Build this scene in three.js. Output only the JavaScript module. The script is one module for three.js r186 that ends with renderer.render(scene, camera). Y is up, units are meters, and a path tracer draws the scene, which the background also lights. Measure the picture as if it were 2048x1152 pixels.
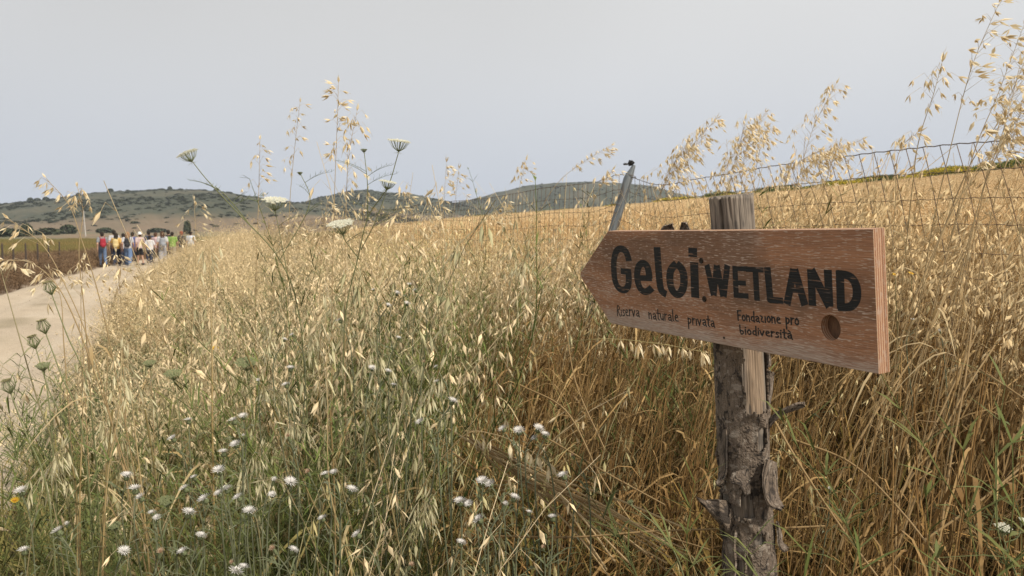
import * as THREE from 'three';
import { mergeGeometries } from 'three/addons/utils/BufferGeometryUtils.js';

// ------------------------------------------------------------------ camera, sky, sun, exposure
const scene = new THREE.Scene();
const EYE = 1.5, FOCAL = 1577, PITCH = Math.atan(121 / FOCAL);
const camera = new THREE.PerspectiveCamera(2 * Math.atan(576 / FOCAL) * 180 / Math.PI, 16 / 9, 0.05, 8000);
camera.position.set(0, EYE, 0);
camera.rotation.x = -PITCH;
camera.focus = 1.5;
camera.userData.fStop = 12;
scene.add(camera);

const renderer = new THREE.WebGLRenderer({ antialias: true });
renderer.toneMapping = THREE.LinearToneMapping;
renderer.toneMappingExposure = 1.08;
renderer.shadowMap.enabled = true;

const SUN = new THREE.Vector3(0.56, 0.72, 0.40).normalize();
const sun = new THREE.DirectionalLight(new THREE.Color(1.0, 0.92, 0.80), 4.7);
sun.position.copy(SUN).multiplyScalar(60);
sun.castShadow = true;
sun.shadow.radius = 7;
sun.shadow.mapSize.set(4096, 4096);
Object.assign(sun.shadow.camera, { left: -40, right: 40, top: 40, bottom: -40, near: 1, far: 200 });
scene.add(sun, sun.target);

// ------------------------------------------------------------------ small tools
function RNG(seed) { let s = seed >>> 0 || 1; return () => { s = (s + 0x6D2B79F5) >>> 0; let t = s; t = Math.imul(t ^ (t >>> 15), t | 1); t ^= t + Math.imul(t ^ (t >>> 7), t | 61); return ((t ^ (t >>> 14)) >>> 0) / 4294967296; }; }
const hash = (x, y, z) => { let h = Math.imul(x, 374761393) ^ Math.imul(y, 668265263) ^ Math.imul(z, 1274126177); h = Math.imul(h ^ (h >>> 13), 1103515245); return ((h ^ (h >>> 16)) >>> 0) / 4294967296; };
function noise(x, y, z = 0, px = 0, py = 0) {
  const X = Math.floor(x), Y = Math.floor(y), Z = Math.floor(z), f = x - X, g = y - Y, k = z - Z;
  const u = f * f * (3 - 2 * f), v = g * g * (3 - 2 * g), w = k * k * (3 - 2 * k);
  const m = (a, p) => p ? ((a % p) + p) % p : a;
  const H = (i, j, q) => hash(m(X + i, px), m(Y + j, py), Z + q);
  const L = (a, b, t) => a + (b - a) * t;
  const lo = L(L(H(0, 0, 0), H(1, 0, 0), u), L(H(0, 1, 0), H(1, 1, 0), u), v);
  if (w === 0) return lo;
  return L(lo, L(L(H(0, 0, 1), H(1, 0, 1), u), L(H(0, 1, 1), H(1, 1, 1), u), v), w);
}
const fbm = (x, y, z = 0, o = 4) => { let s = 0, a = 0.5, t = 0; for (let i = 0; i < o; i++) { s += a * noise(x, y, z + i * 7.3); t += a; a *= 0.5; x *= 2.03; y *= 2.03; } return s / t; };
const clamp = (x, a = 0, b = 1) => Math.min(b, Math.max(a, x));
const sstep = (a, b, x) => { const t = clamp((x - a) / (b - a)); return t * t * (3 - 2 * t); };
const lerp = (a, b, t) => a + (b - a) * t;
const V = (x, y, z) => new THREE.Vector3(x, y, z);
const C = (r, g, b) => [r, g, b];
const mixc = (a, b, t) => [lerp(a[0], b[0], t), lerp(a[1], b[1], t), lerp(a[2], b[2], t)];
const scl = (c, k) => [c[0] * k, c[1] * k, c[2] * k];
const ROTX = new THREE.Matrix4().makeRotationX(-PITCH);
// where things stand: measured on the photograph with an estimated distance, kept as plain 3-D positions
const at = (px, py, d) => V((px - 1024) / FOCAL * d, (576 - py) / FOCAL * d, -d).applyMatrix4(ROTX).add(V(0, EYE, 0));
const srgb8 = (x) => { x = clamp(x); return Math.round(255 * (x <= 0.0031308 ? 12.92 * x : 1.055 * Math.pow(x, 1 / 2.4) - 0.055)); };
function tex(w, h, fn, color = true, repeat = true) {
  const d = new Uint8Array(w * h * 4);
  for (let j = 0; j < h; j++) for (let i = 0; i < w; i++) {
    const c = fn(i / w, j / h, i, j), o = 4 * (j * w + i);
    if (color) { d[o] = srgb8(c[0]); d[o + 1] = srgb8(c[1]); d[o + 2] = srgb8(c[2]); } else { const v = Math.round(255 * clamp(c)); d[o] = d[o + 1] = d[o + 2] = v; }
    d[o + 3] = 255;
  }
  const t = new THREE.DataTexture(d, w, h);
  if (color) t.colorSpace = THREE.SRGBColorSpace;
  t.magFilter = THREE.LinearFilter; t.minFilter = THREE.LinearFilter;
  if (repeat) t.wrapS = t.wrapT = THREE.RepeatWrapping;
  t.needsUpdate = true;
  return t;
}
const used = {};
function named(name) { const n = used[name] = (used[name] ?? -1) + 1; return n ? `${name}_${String(n).padStart(3, '0')}` : name; }
const shade = (o) => { o.traverse((m) => { if (m.isMesh) { m.castShadow = true; m.receiveShadow = true; } }); return o; };
function tag(o, label, category, group, kind) { o.userData.label = label; o.userData.category = category; if (group) o.userData.group = group; if (kind) o.userData.kind = kind; return o; }
function thing(name, label, category, pos, group, kind) { const g = new THREE.Group(); g.name = named(name); if (pos) g.position.copy(pos); scene.add(g); return tag(g, label, category, group, kind); }
function part(name, geo, mat, parent) { const m = new THREE.Mesh(geo, mat); m.name = name; m.castShadow = m.receiveShadow = true; parent.add(m); return m; }
const std = (o) => new THREE.MeshStandardMaterial({ roughness: 0.9, ...o });
const phys = (o) => new THREE.MeshPhysicalMaterial({ roughness: 0.9, ...o });
const lin = (r, g, b) => new THREE.Color().setRGB(r, g, b);

// collects triangles with vertex colours
class GB {
  constructor() { this.p = []; this.c = []; this.i = []; }
  v(p, c) { this.p.push(p.x, p.y, p.z); this.c.push(c[0], c[1], c[2]); return this.p.length / 3 - 1; }
  tri(a, b, c) { this.i.push(a, b, c); }
  ribbon(pts, w, c0, c1, side, fold = 0) {       // a leaf blade
    const n = pts.length; let prev = null;
    for (let k = 0; k < n; k++) {
      const t = k / (n - 1), dir = (k < n - 1 ? pts[k + 1].clone().sub(pts[k]) : pts[k].clone().sub(pts[k - 1])).normalize();
      const s = side.clone().addScaledVector(dir, -side.dot(dir)).normalize().multiplyScalar(w * (1 - Math.pow(t, 2.5)) * (0.55 + 0.45 * Math.min(1, t * 6)) * 0.5);
      const c = mixc(c0, c1, t), a = this.v(pts[k].clone().add(s), c), b = this.v(pts[k].clone().sub(s), c);
      if (prev) { this.tri(prev[0], prev[1], a); this.tri(prev[1], b, a); }
      prev = [a, b];
    }
  }
  tube(pts, r0, r1, c0, c1, sides = 3) {
    const n = pts.length; let prev = null, ref = Math.abs(pts[n - 1].clone().sub(pts[0]).normalize().y) > 0.8 ? V(1, 0, 0.2) : V(0, 1, 0.1);
    for (let k = 0; k < n; k++) {
      const t = k / (n - 1), dir = (k < n - 1 ? pts[k + 1].clone().sub(pts[k]) : pts[k].clone().sub(pts[k - 1])).normalize();
      const u = ref.clone().addScaledVector(dir, -ref.dot(dir)).normalize(), w = dir.clone().cross(u), r = lerp(r0, r1, t), c = mixc(c0, c1, t), ring = [];
      for (let s = 0; s < sides; s++) { const a = s / sides * 2 * Math.PI; ring.push(this.v(pts[k].clone().addScaledVector(u, Math.cos(a) * r).addScaledVector(w, Math.sin(a) * r), c)); }
      if (prev) for (let s = 0; s < sides; s++) { const s2 = (s + 1) % sides; this.tri(prev[s], prev[s2], ring[s]); this.tri(prev[s2], ring[s2], ring[s]); }
      prev = ring;
    }
  }
  glume(base, dir, side, len, wid, c0, c1) {      // one papery husk: a small keeled boat
    const out = side.clone().cross(dir).normalize(), q = (t, s, o) => base.clone().addScaledVector(dir, len * t).addScaledVector(side, wid * s).addScaledVector(out, wid * o);
    const b = this.v(base, c0), t = this.v(q(1, 0, 0.1), c1), l = this.v(q(0.38, -0.5, 0), mixc(c0, c1, 0.5)), r = this.v(q(0.38, 0.5, 0), mixc(c0, c1, 0.5)), k = this.v(q(0.4, 0, 0.42), mixc(c0, c1, 0.7));
    this.tri(b, l, k); this.tri(b, k, r); this.tri(l, t, k); this.tri(k, t, r);
  }
  blob(c, r, col, rnd, n = 6) { // a rough low solid
    const g = new THREE.IcosahedronGeometry(1, 0), p = g.attributes.position, s = this.p.length / 3;
    for (let i = 0; i < p.count; i++) { const h = 0.75 + 0.5 * hash(Math.round(p.getX(i) * 50), Math.round(p.getY(i) * 50), Math.round(p.getZ(i) * 50) + n); this.v(V(p.getX(i) * r.x * h + c.x, p.getY(i) * r.y * h + c.y, p.getZ(i) * r.z * h + c.z), col); }
    for (let i = 0; i < p.count; i += 3) this.tri(s + i, s + i + 1, s + i + 2);
  }
  geo(flat) {
    const g = new THREE.BufferGeometry();
    g.setAttribute('position', new THREE.Float32BufferAttribute(this.p, 3));
    g.setAttribute('color', new THREE.Float32BufferAttribute(this.c, 3));
    g.setIndex(this.i);
    if (!flat) g.computeVertexNormals();
    return g;
  }
}
const curve = (pts, n) => new THREE.CatmullRomCurve3(pts, false, 'centripetal').getPoints(n);

// ------------------------------------------------------------------ the sky: thin even haze, grey above and bluish near the horizon
{
  const w = 512, h = 256, d = new Float32Array(w * h * 4);
  for (let j = 0; j < h; j++) for (let i = 0; i < w; i++) {
    const el = ((j + 0.5) / h - 0.5) * Math.PI, az = i / w * 2 * Math.PI, o = 4 * (j * w + i), e = Math.max(0, el);
    const t = sstep(-0.04, 0.30, e), n = (fbm(Math.cos(az) * 2.2 + 9, Math.sin(az) * 2.2 + 4, e * 7, 4) - 0.5) * 0.17;
    const low = [0.525, 0.565, 0.635], mid = [0.665, 0.668, 0.668], top = [0.70, 0.71, 0.73];
    let c = mixc(mixc(low, mid, t), top, sstep(0.35, 1.4, e));
    const veil = fbm(Math.cos(az) * 1.1 + 3 + e * 1.5, Math.sin(az) * 1.1 + 6, e * 2.4 + 2, 3) - 0.5; c = scl(c, 1 + n * t + 0.20 * veil * sstep(0, 0.2, e));
    d[o] = c[0]; d[o + 1] = c[1]; d[o + 2] = c[2]; d[o + 3] = 1;
  }
  const t = new THREE.DataTexture(d, w, h, THREE.RGBAFormat, THREE.FloatType);
  t.mapping = THREE.EquirectangularReflectionMapping; t.magFilter = t.minFilter = THREE.LinearFilter; t.needsUpdate = true;
  scene.background = t; scene.environment = t;
}
scene.fog = new THREE.FogExp2(0xc9d3e2, 0.00014);

// ------------------------------------------------------------------ the lie of the land
// a: metres along the track, l: metres to its right, both from below the camera
const AX = -0.403, AZ = -0.915, LX = 0.915, LZ = -0.403;
const along = (x, z) => AX * x + AZ * z, across = (x, z) => LX * x + LZ * z;
const bend = (a) => { if (a < 15) return 0; const t = Math.min(a, 90); return 1.2 * ((t - 15) / 28) ** 2 + Math.max(0, a - 90) * 0.23; };
const world = (a, lp) => { const l = lp + bend(a); return V(AX * a + LX * l, 0, AZ * a + LZ * l); };
const ROAD_L = -4.05, ROAD_R = -0.85, FENCE = 2.78;
const roadY = (a) => -0.38 * Math.pow(clamp(a, 0, 62) / 41, 1.3);
function landAL(a, lp) {
  const drop = roadY(a) * (1 - sstep(3, 24, lp));
  let y;
  if (lp < FENCE) y = 0.5 * sstep(-1.1, 3.2, lp) * 1.02 - 0.02;
  else { const t = Math.min(lp - FENCE, 110); y = 0.46 + 0.0585 * t + 0.00035 * t * t; }
  if (lp < ROAD_L) y = -0.06 + 0.10 * sstep(ROAD_L, ROAD_L - 0.7, lp) - 0.25 * sstep(-6, -20, lp);
  const r = Math.hypot(a, lp);
  y = lerp(y + drop, -1.2, sstep(110, 330, r) * (lp < 60 ? 1 : 0.6));
  return y;
}
const land = (x, z) => { const a = along(x, z), lp = across(x, z) - bend(a); return landAL(a, lp) + 0.03 * (noise(x * 1.7, z * 1.7) - 0.5) * sstep(0.4, 1.2, Math.abs(lp - (ROAD_L + ROAD_R) / 2) - 1.3); };
const onLand = (v, dy = 0) => V(v.x, land(v.x, v.z) + dy, v.z);

const grit = tex(512, 512, (u, v) => { const n = noise(u * 128, v * 128, 0, 128, 128) * 0.5 + noise(u * 40, v * 40, 3, 40, 40) * 0.3 + noise(u * 9, v * 9, 5, 9, 9) * 0.2; const k = 0.72 + 0.5 * n; return [k, k, k * 0.99]; });
const gritBump = tex(512, 512, (u, v) => 0.6 * noise(u * 100, v * 100, 1, 100, 100) + 0.4 * noise(u * 28, v * 28, 2, 28, 28), false);
const withRepeat = (t, a, b) => { const c = t.clone(); c.repeat.set(a, b); c.needsUpdate = true; return c; };
{
  const rings = 250, segs = 560, p = [], c = [], uv = [], idx = [];
  for (let i = 0; i <= rings; i++) {
    const r = 0.05 + 0.55 * (Math.pow(1.0355, i) - 1) * 1.0;
    for (let k = 0; k <= segs; k++) {
      const u = k / segs * 2 - 1, ang = (Math.sign(u) * Math.pow(Math.abs(u), 1.55)) * Math.PI;
      const x = Math.sin(ang - 0.1) * r, z = -Math.cos(ang - 0.1) * r;
      const a = along(x, z), lp = across(x, z) - bend(a);
      let y = land(x, z); if (lp > ROAD_L - 0.1 && lp < ROAD_R + 0.1 && a > -20) y -= 0.06;
      p.push(x, y, z); uv.push(x, z);
      const n = fbm(x * 0.6, z * 0.6), big = fbm(x * 0.03 + 5, z * 0.03);
      let col;
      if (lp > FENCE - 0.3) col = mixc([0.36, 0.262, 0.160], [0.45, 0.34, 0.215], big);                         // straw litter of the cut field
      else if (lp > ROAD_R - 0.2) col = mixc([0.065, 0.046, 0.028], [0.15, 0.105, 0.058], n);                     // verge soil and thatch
      else if (lp > ROAD_L) col = [0.36, 0.29, 0.215];
      else if (lp > ROAD_L - 3.2) col = mixc([0.10, 0.06, 0.035], [0.17, 0.11, 0.06], n);
      else { const far = sstep(60, 140, r); col = mixc(mixc([0.13, 0.125, 0.045], [0.21, 0.165, 0.08], n), mixc([0.19, 0.132, 0.076], [0.11, 0.105, 0.046], sstep(0.4, 0.62, big)), far); }
      if (r > 110 && lp > -20) col = mixc(col, mixc([0.19, 0.135, 0.078], [0.10, 0.10, 0.045], sstep(0.42, 0.6, big)), sstep(110, 150, r));
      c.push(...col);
    }
  }
  const W = segs + 1;
  for (let i = 0; i < rings; i++) for (let k = 0; k < segs; k++) { const a = i * W + k; idx.push(a, a + W, a + 1, a + 1, a + W, a + W + 1); }
  const g = new THREE.BufferGeometry();
  g.setAttribute('position', new THREE.Float32BufferAttribute(p, 3)); g.setAttribute('color', new THREE.Float32BufferAttribute(c, 3)); g.setAttribute('uv', new THREE.Float32BufferAttribute(uv, 2)); g.setIndex(idx); g.computeVertexNormals();
  // make sure that faces look up
  if (g.attributes.normal.getY(3000) < 0) { for (let i = 0; i < idx.length; i += 3) { const t = idx[i]; idx[i] = idx[i + 1]; idx[i + 1] = t; } g.setIndex(idx); g.computeVertexNormals(); }
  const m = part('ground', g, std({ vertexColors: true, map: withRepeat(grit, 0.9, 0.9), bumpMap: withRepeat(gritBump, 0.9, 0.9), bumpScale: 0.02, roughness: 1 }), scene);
  tag(m, 'rolling farmland of stubble, dry verge soil and green fields', 'ground', null, 'structure');
}
{ // the dirt track
  const p = [], uv = [], c = [], idx = [], nl = 26;
  const as = []; for (let a = -6; a < 130; a += 0.25 + Math.max(0, a) * 0.012) as.push(a);
  as.forEach((a, i) => {
    for (let k = 0; k <= nl; k++) {
      const t = k / nl, wob = 0.16 * (fbm(a * 0.5, k < nl / 2 ? 1 : 7) - 0.5) * 2, lp = lerp(ROAD_L, ROAD_R, t) + wob * Math.pow(Math.abs(2 * t - 1), 3), w = world(a, lp);
      const rut = -0.05 * (Math.exp(-(((lp + 3.15) / 0.28) ** 2)) + Math.exp(-(((lp + 1.65) / 0.28) ** 2))) + 0.02 * (fbm(w.x * 1.2, w.z * 1.2) - 0.5), edge = sstep(0, 0.1, t) * sstep(1, 0.9, t);
      p.push(w.x, landAL(a, lp) * 0 + roadY(a) + 0.012 + rut - 0.07 * (1 - edge), w.z); uv.push(w.x, w.z);
      const n = fbm(w.x * 0.9, w.z * 0.9, 2), s = fbm(w.x * 5, w.z * 5, 4), crown = Math.exp(-(((lp + 2.4) / 0.35) ** 2)) * sstep(0.45, 0.6, n);
      let col = mixc([0.34, 0.272, 0.195], [0.46, 0.375, 0.275], clamp(n * 0.7 + s * 0.5));
      col = mixc(col, [0.22, 0.18, 0.11], 0.7 * crown); col = scl(col, 0.86 + 0.28 * fbm(w.x * 2.4, w.z * 2.4, 9, 4)); col = mixc(col, [0.50, 0.42, 0.32], 0.5 * sstep(0.5, 0.7, fbm(lp * 3.5, a * 0.35, 13, 3)));
      c.push(...col);
    }
    if (i) for (let k = 0; k < nl; k++) { const W = nl + 1, q = (i - 1) * W + k; idx.push(q, q + 1, q + W, q + 1, q + W + 1, q + W); }
  });
  const g = new THREE.BufferGeometry();
  g.setAttribute('position', new THREE.Float32BufferAttribute(p, 3)); g.setAttribute('color', new THREE.Float32BufferAttribute(c, 3)); g.setAttribute('uv', new THREE.Float32BufferAttribute(uv, 2)); g.setIndex(idx); g.computeVertexNormals();
  tag(part('dirt_road', g, std({ vertexColors: true, map: withRepeat(grit, 1.1, 1.1), bumpMap: withRepeat(gritBump, 1.1, 1.1), bumpScale: 0.012, roughness: 1 }), scene), 'pale sandy dirt track with shallow wheel ruts', 'road', null, 'structure');
  // loose stones on the track
  const rnd = RNG(5), st = new GB();
  for (let i = 0; i < 900; i++) { const a = 1.5 + rnd() ** 1.6 * 50, lp = lerp(ROAD_L + 0.1, ROAD_R - 0.05, rnd()), w = world(a, lp), s = 0.006 + 0.016 * rnd() ** 3; st.blob(V(w.x, roadY(a) + 0.005 + s * 0.2, w.z), V(s, s * 0.6, s * 0.9), scl([0.45, 0.37, 0.29], 0.7 + 0.6 * rnd()), rnd, i); }
  tag(part('gravel', st.geo(true), std({ vertexColors: true }), scene), 'small pale stones scattered over the dirt track', 'gravel', null, 'stuff');
}

// ------------------------------------------------------------------ hills
const leafClump = (rnd, n, R, cA, cB, leaf) => { const g = new GB(); for (let i = 0; i < n; i++) { const u = rnd() * 2 * Math.PI, h = rnd(), r = Math.sqrt(1 - (h * 1.6 - 0.6) ** 2 + 0.02) * (0.55 + 0.45 * rnd()); const c = V(Math.cos(u) * r * R.x, h * R.y, Math.sin(u) * r * R.z), d = V(rnd() - 0.5, rnd() - 0.5, rnd() - 0.5).normalize(), e = V(rnd() - 0.5, rnd() - 0.5, rnd() - 0.5).cross(d).normalize(), s = leaf * (0.6 + 0.8 * rnd()), col = mixc(cA, cB, rnd()); const a = g.v(c.clone().addScaledVector(d, s), col), b = g.v(c.clone().addScaledVector(e, s * 0.6), col), q = g.v(c.clone().addScaledVector(d, -s), col), w = g.v(c.clone().addScaledVector(e, -s * 0.6), col); g.tri(a, b, q); g.tri(a, q, w); } return g.geo(true); };
const vegMat = phys({ vertexColors: true, roughness: 0.9, transmission: 0.12, thickness: 0, specularIntensity: 0.3 });
const vegMatSolid = std({ vertexColors: true, roughness: 0.95 });
function instanced(parent, name, geo, mat, list) {
  const m = new THREE.InstancedMesh(geo, mat, list.length), M = new THREE.Matrix4(), q = new THREE.Quaternion(), e = new THREE.Euler(), col = new THREE.Color();
  list.forEach((o, i) => { e.set(o.rx || 0, o.ry || 0, o.rz || 0, 'XYZ'); if (o.lean) { q.setFromUnitVectors(V(0, 1, 0), o.lean.clone().normalize()).multiply(new THREE.Quaternion().setFromAxisAngle(V(0, 1, 0), o.ry || 0)); } else q.setFromEuler(e); M.compose(o.p, q, typeof o.s === 'number' ? V(o.s, o.s, o.s) : o.s); m.setMatrixAt(i, M); const c = o.c || [1, 1, 1]; m.setColorAt(i, col.setRGB(c[0], c[1], c[2])); });
  m.name = name; m.castShadow = m.receiveShadow = true; parent.add(m); return m;
}
const shrubs = []; { const r = RNG(61); for (let i = 0; i < 3; i++) shrubs.push(leafClump(r, 110, V(1, 0.8, 1), [0.028, 0.032, 0.015], [0.050, 0.054, 0.026], 0.30)); }
const hillProfile = (pts, px) => { let i = 0; while (i < pts.length - 2 && px > pts[i + 1][0]) i++; const [x0, y0] = pts[i], [x1, y1] = pts[i + 1], t = sstep(0, 1, clamp((px - x0) / (x1 - x0))) * 0.5 + 0.5 * clamp((px - x0) / (x1 - x0)); return lerp(y0, y1, t); };
function hill(label, pts, D, span, seed, tanBelow, scrub) {
  const n = 420, m = 90, p = [], c = [], idx = [], sl = [[], [], []], rnd = RNG(seed), x0 = pts[0][0], x1 = pts[pts.length - 1][0];
  const height = (px, v) => { const top = (455 - hillProfile(pts, px)) / FOCAL * D; const gully = fbm(px * 0.012 + seed, v * 1.5, 0, 3) - 0.5; const s = v <= 1 ? Math.pow(sstep(-0.05, 1.08, v), 1.15) : 1 - 0.9 * sstep(1, 1.9, v); return -2 + (top + EYE + 2) * s + (gully * 0.26 * top + (fbm(px * 0.06, v * 9, seed, 3) - 0.5) * 2.4) * Math.sin(Math.PI * clamp(v)) ; };
  for (let j = 0; j <= m; j++) for (let i = 0; i <= n; i++) {
    const px = lerp(x0, x1, i / n), v = j / m * 1.7, d = D - span * (1 - v), x = (px - 1024) / FOCAL * d, y = height(px, v);
    p.push(x, y, -d);
    const a = fbm(x * 0.018 + seed, d * 0.012, 0, 4), b = fbm(x * 0.05, d * 0.03, seed, 4), hgt = (y + 2) / 48;
    const fine = fbm(x * 0.22, d * 0.10, seed + 3, 3);
    let col = mixc([0.085, 0.074, 0.039], [0.038, 0.043, 0.020], sstep(0.36, 0.60, a * 0.45 + b * 0.3 + fine * 0.25 + 0.085));
    const field = sstep(tanBelow + 0.1, tanBelow - 0.05, hgt + (a - 0.5) * 0.5);
    col = mixc(col, mixc([0.18, 0.118, 0.068], [0.11, 0.088, 0.047], b * 0.6 + fine * 0.4), field);
    c.push(...col);
  }
  const W = n + 1;
  for (let j = 0; j < m; j++) for (let i = 0; i < n; i++) { const q = j * W + i; idx.push(q, q + 1, q + W, q + 1, q + W + 1, q + W); }
  const g = new THREE.BufferGeometry(); g.setAttribute('position', new THREE.Float32BufferAttribute(p, 3)); g.setAttribute('color', new THREE.Float32BufferAttribute(c, 3)); g.setIndex(idx); g.computeVertexNormals();
  tag(part(named('hill'), g, std({ vertexColors: true, roughness: 1 }), scene), label, 'hill', null, 'structure');
  for (let k = 0; k < scrub; k++) {
    const px = lerp(x0, x1, rnd()), v = 0.12 + rnd() * 0.93, d = D - span * (1 - v), x = (px - 1024) / FOCAL * d, y = height(px, v), a = fbm(x * 0.018 + seed, d * 0.012, 0, 4), b = fbm(x * 0.05, d * 0.03, seed, 4);
    const hgt = (y + 2) / 48, dens = sstep(0.40, 0.6, a * 0.6 + b * 0.4) * (hgt + (a - 0.5) * 0.5 < tanBelow ? 0.06 : 1);
    if (rnd() > dens + 0.03) continue;
    const s = 0.6 + 1.7 * rnd() ** 2; sl[k % 3].push({ p: V(x, y - 0.2, -d), s: V(s * (0.9 + 0.9 * rnd()), s * (0.35 + 0.5 * rnd()), s), ry: rnd() * 6.28, c: scl([1, 1, 1], 0.75 + 0.6 * rnd()) });
  }
  return sl;
}
{
  const a = hill('long scrubby green hill with tan fields at its foot', [[-700, 440], [-400, 425], [-200, 415], [0, 408], [60, 404], [100, 400], [150, 393], [200, 385], [260, 383], [330, 379], [400, 380], [450, 384], [500, 392], [560, 402], [640, 410], [760, 428], [900, 452]], 820, 420, 3, 0.13, 13000);
  const b = hill('round tan hill between two longer ridges', [[380, 452], [480, 436], [560, 416], [600, 406], [650, 393], [700, 383], [730, 380], [775, 385], [820, 388], [870, 397], [930, 411], [1050, 446]], 1050, 420, 17, 0.34, 5000);
  const c = hill('distant grey ridge rising behind the wire fence', [[780, 452], [850, 420], [900, 407], [930, 402], [960, 395], [1000, 384], [1060, 371], [1120, 366], [1180, 364], [1240, 367], [1300, 372], [1360, 388], [1450, 412], [1620, 440]], 1350, 420, 29, 0.22, 6000);
  const g = thing('hill_scrub', 'dark scrub bushes dotted over the far hills', 'scrub', null, null, 'stuff');
  for (let k = 0; k < 3; k++) instanced(g, 'scrub', shrubs[k], vegMatSolid, [...a[k], ...b[k], ...c[k]]);
}
{ // single bushes and low trees on the plain and on the ridge line
  const rnd = RNG(77), crowns = [0, 1, 2].map(() => leafClump(rnd, 420, V(1, 1, 1), [0.028, 0.036, 0.016], [0.065, 0.075, 0.035], 0.17));
  const bark = std({ color: lin(0.10, 0.08, 0.06) });
  const bush = (px, py, d, w, h, label, group) => { const q = at(px, py, d), g = thing('bush', label, 'bush', V(q.x, q.y, q.z), group); const k = Math.floor(rnd() * 3); const m = part('crown', crowns[k], vegMatSolid, g); m.scale.set(w, h, w); m.rotation.y = rnd() * 6; const t = new GB(); t.tube([V(0, -0.8, 0), V(0.05 * w, h * 0.3, 0), V(0.1 * w, h * 0.55, 0.1)], 0.12 * w, 0.05 * w, [0.1, 0.08, 0.06], [0.1, 0.08, 0.06], 6); part('trunk', t.geo(), bark, g); };
  const low = (px, d) => 455 + 2.6 / d * FOCAL;
  for (const [px, d, w, h] of [[54, 230, 1.9, 3.4], [8, 220, 4.5, 2.2], [97, 290, 4.5, 2.3], [137, 330, 3.2, 3.6], [375, 330, 1.6, 5.2], [20, 310, 5, 2], [210, 380, 4, 2.4], [315, 420, 5, 2.2]]) bush(px, low(px, d), d, w, h, 'dark rounded bush standing alone on the plain below the hill', 'bushes on the plain');
  for (const [px, w, h] of [[61, 3.2, 5.2], [75, 3.6, 4.2], [92, 3.4, 4.4], [157, 2.8, 4.2], [221, 3.2, 4.6], [340, 2.4, 4], [432, 3, 3.5]]) bush(px, hillProfile([[0, 408], [60, 404], [100, 400], [150, 393], [200, 385], [260, 383], [330, 379], [400, 380], [450, 384]], px) + 2, 818, w, h, 'small dark tree standing on the crest of the scrubby hill', 'trees along the hill crest');
}
{ // the utility pole out on the plain
  const q = at(172, 478, 240), g = thing('utility_pole', 'slender pale utility pole standing out on the plain', 'pole', q), t = new GB();
  t.tube([V(0, -1, 0), V(-0.4, 8.6, 0)], 0.16, 0.10, [0.5, 0.48, 0.45], [0.5, 0.48, 0.45], 8); part('shaft', t.geo(), vegMatSolid, g);
  const c = new GB(); c.tube([V(-1.0, 8.1, 0), V(0.2, 8.1, 0)], 0.05, 0.05, [0.4, 0.38, 0.35], [0.4, 0.38, 0.35], 6); part('crossarm', c.geo(), vegMatSolid, g);
}

// ------------------------------------------------------------------ grasses and herbs: how each kind grows
const STRAW = [0.42, 0.290, 0.135], STRAWD = [0.25, 0.150, 0.058], CREAM = [0.68, 0.535, 0.31], PALE = [0.77, 0.66, 0.45], OLIVE = [0.165, 0.155, 0.05], GREEN = [0.078, 0.102, 0.032], GREYG = [0.115, 0.135, 0.066], BROWN = [0.22, 0.115, 0.05];
function spikelet(g, p, dir, rnd, len, wid, c0, c1, awn = true) {
  const side = V(rnd() - 0.5, rnd() - 0.5, rnd() - 0.5).cross(dir).normalize(), out = side.clone().cross(dir).normalize(), open = 0.10 + 0.22 * rnd();
  g.glume(p, dir.clone().addScaledVector(out, open).normalize(), side, len, wid, c0, c1);
  g.glume(p, dir.clone().addScaledVector(out, -open).normalize(), side.clone().negate(), len * 0.95, wid, c0, c1);
  if (awn) { const m = p.clone().addScaledVector(dir, len * 0.9), e = m.clone().addScaledVector(dir, len * 0.55).addScaledVector(out, len * (rnd() - 0.5) * 0.9), w = 0.0005, a = g.v(m.clone().addScaledVector(side, w), scl(c0, 0.7)), b = g.v(m.clone().addScaledVector(side, -w), scl(c0, 0.7)), q = g.v(e, scl(c0, 0.6)); g.tri(a, b, q); }
}
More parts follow.
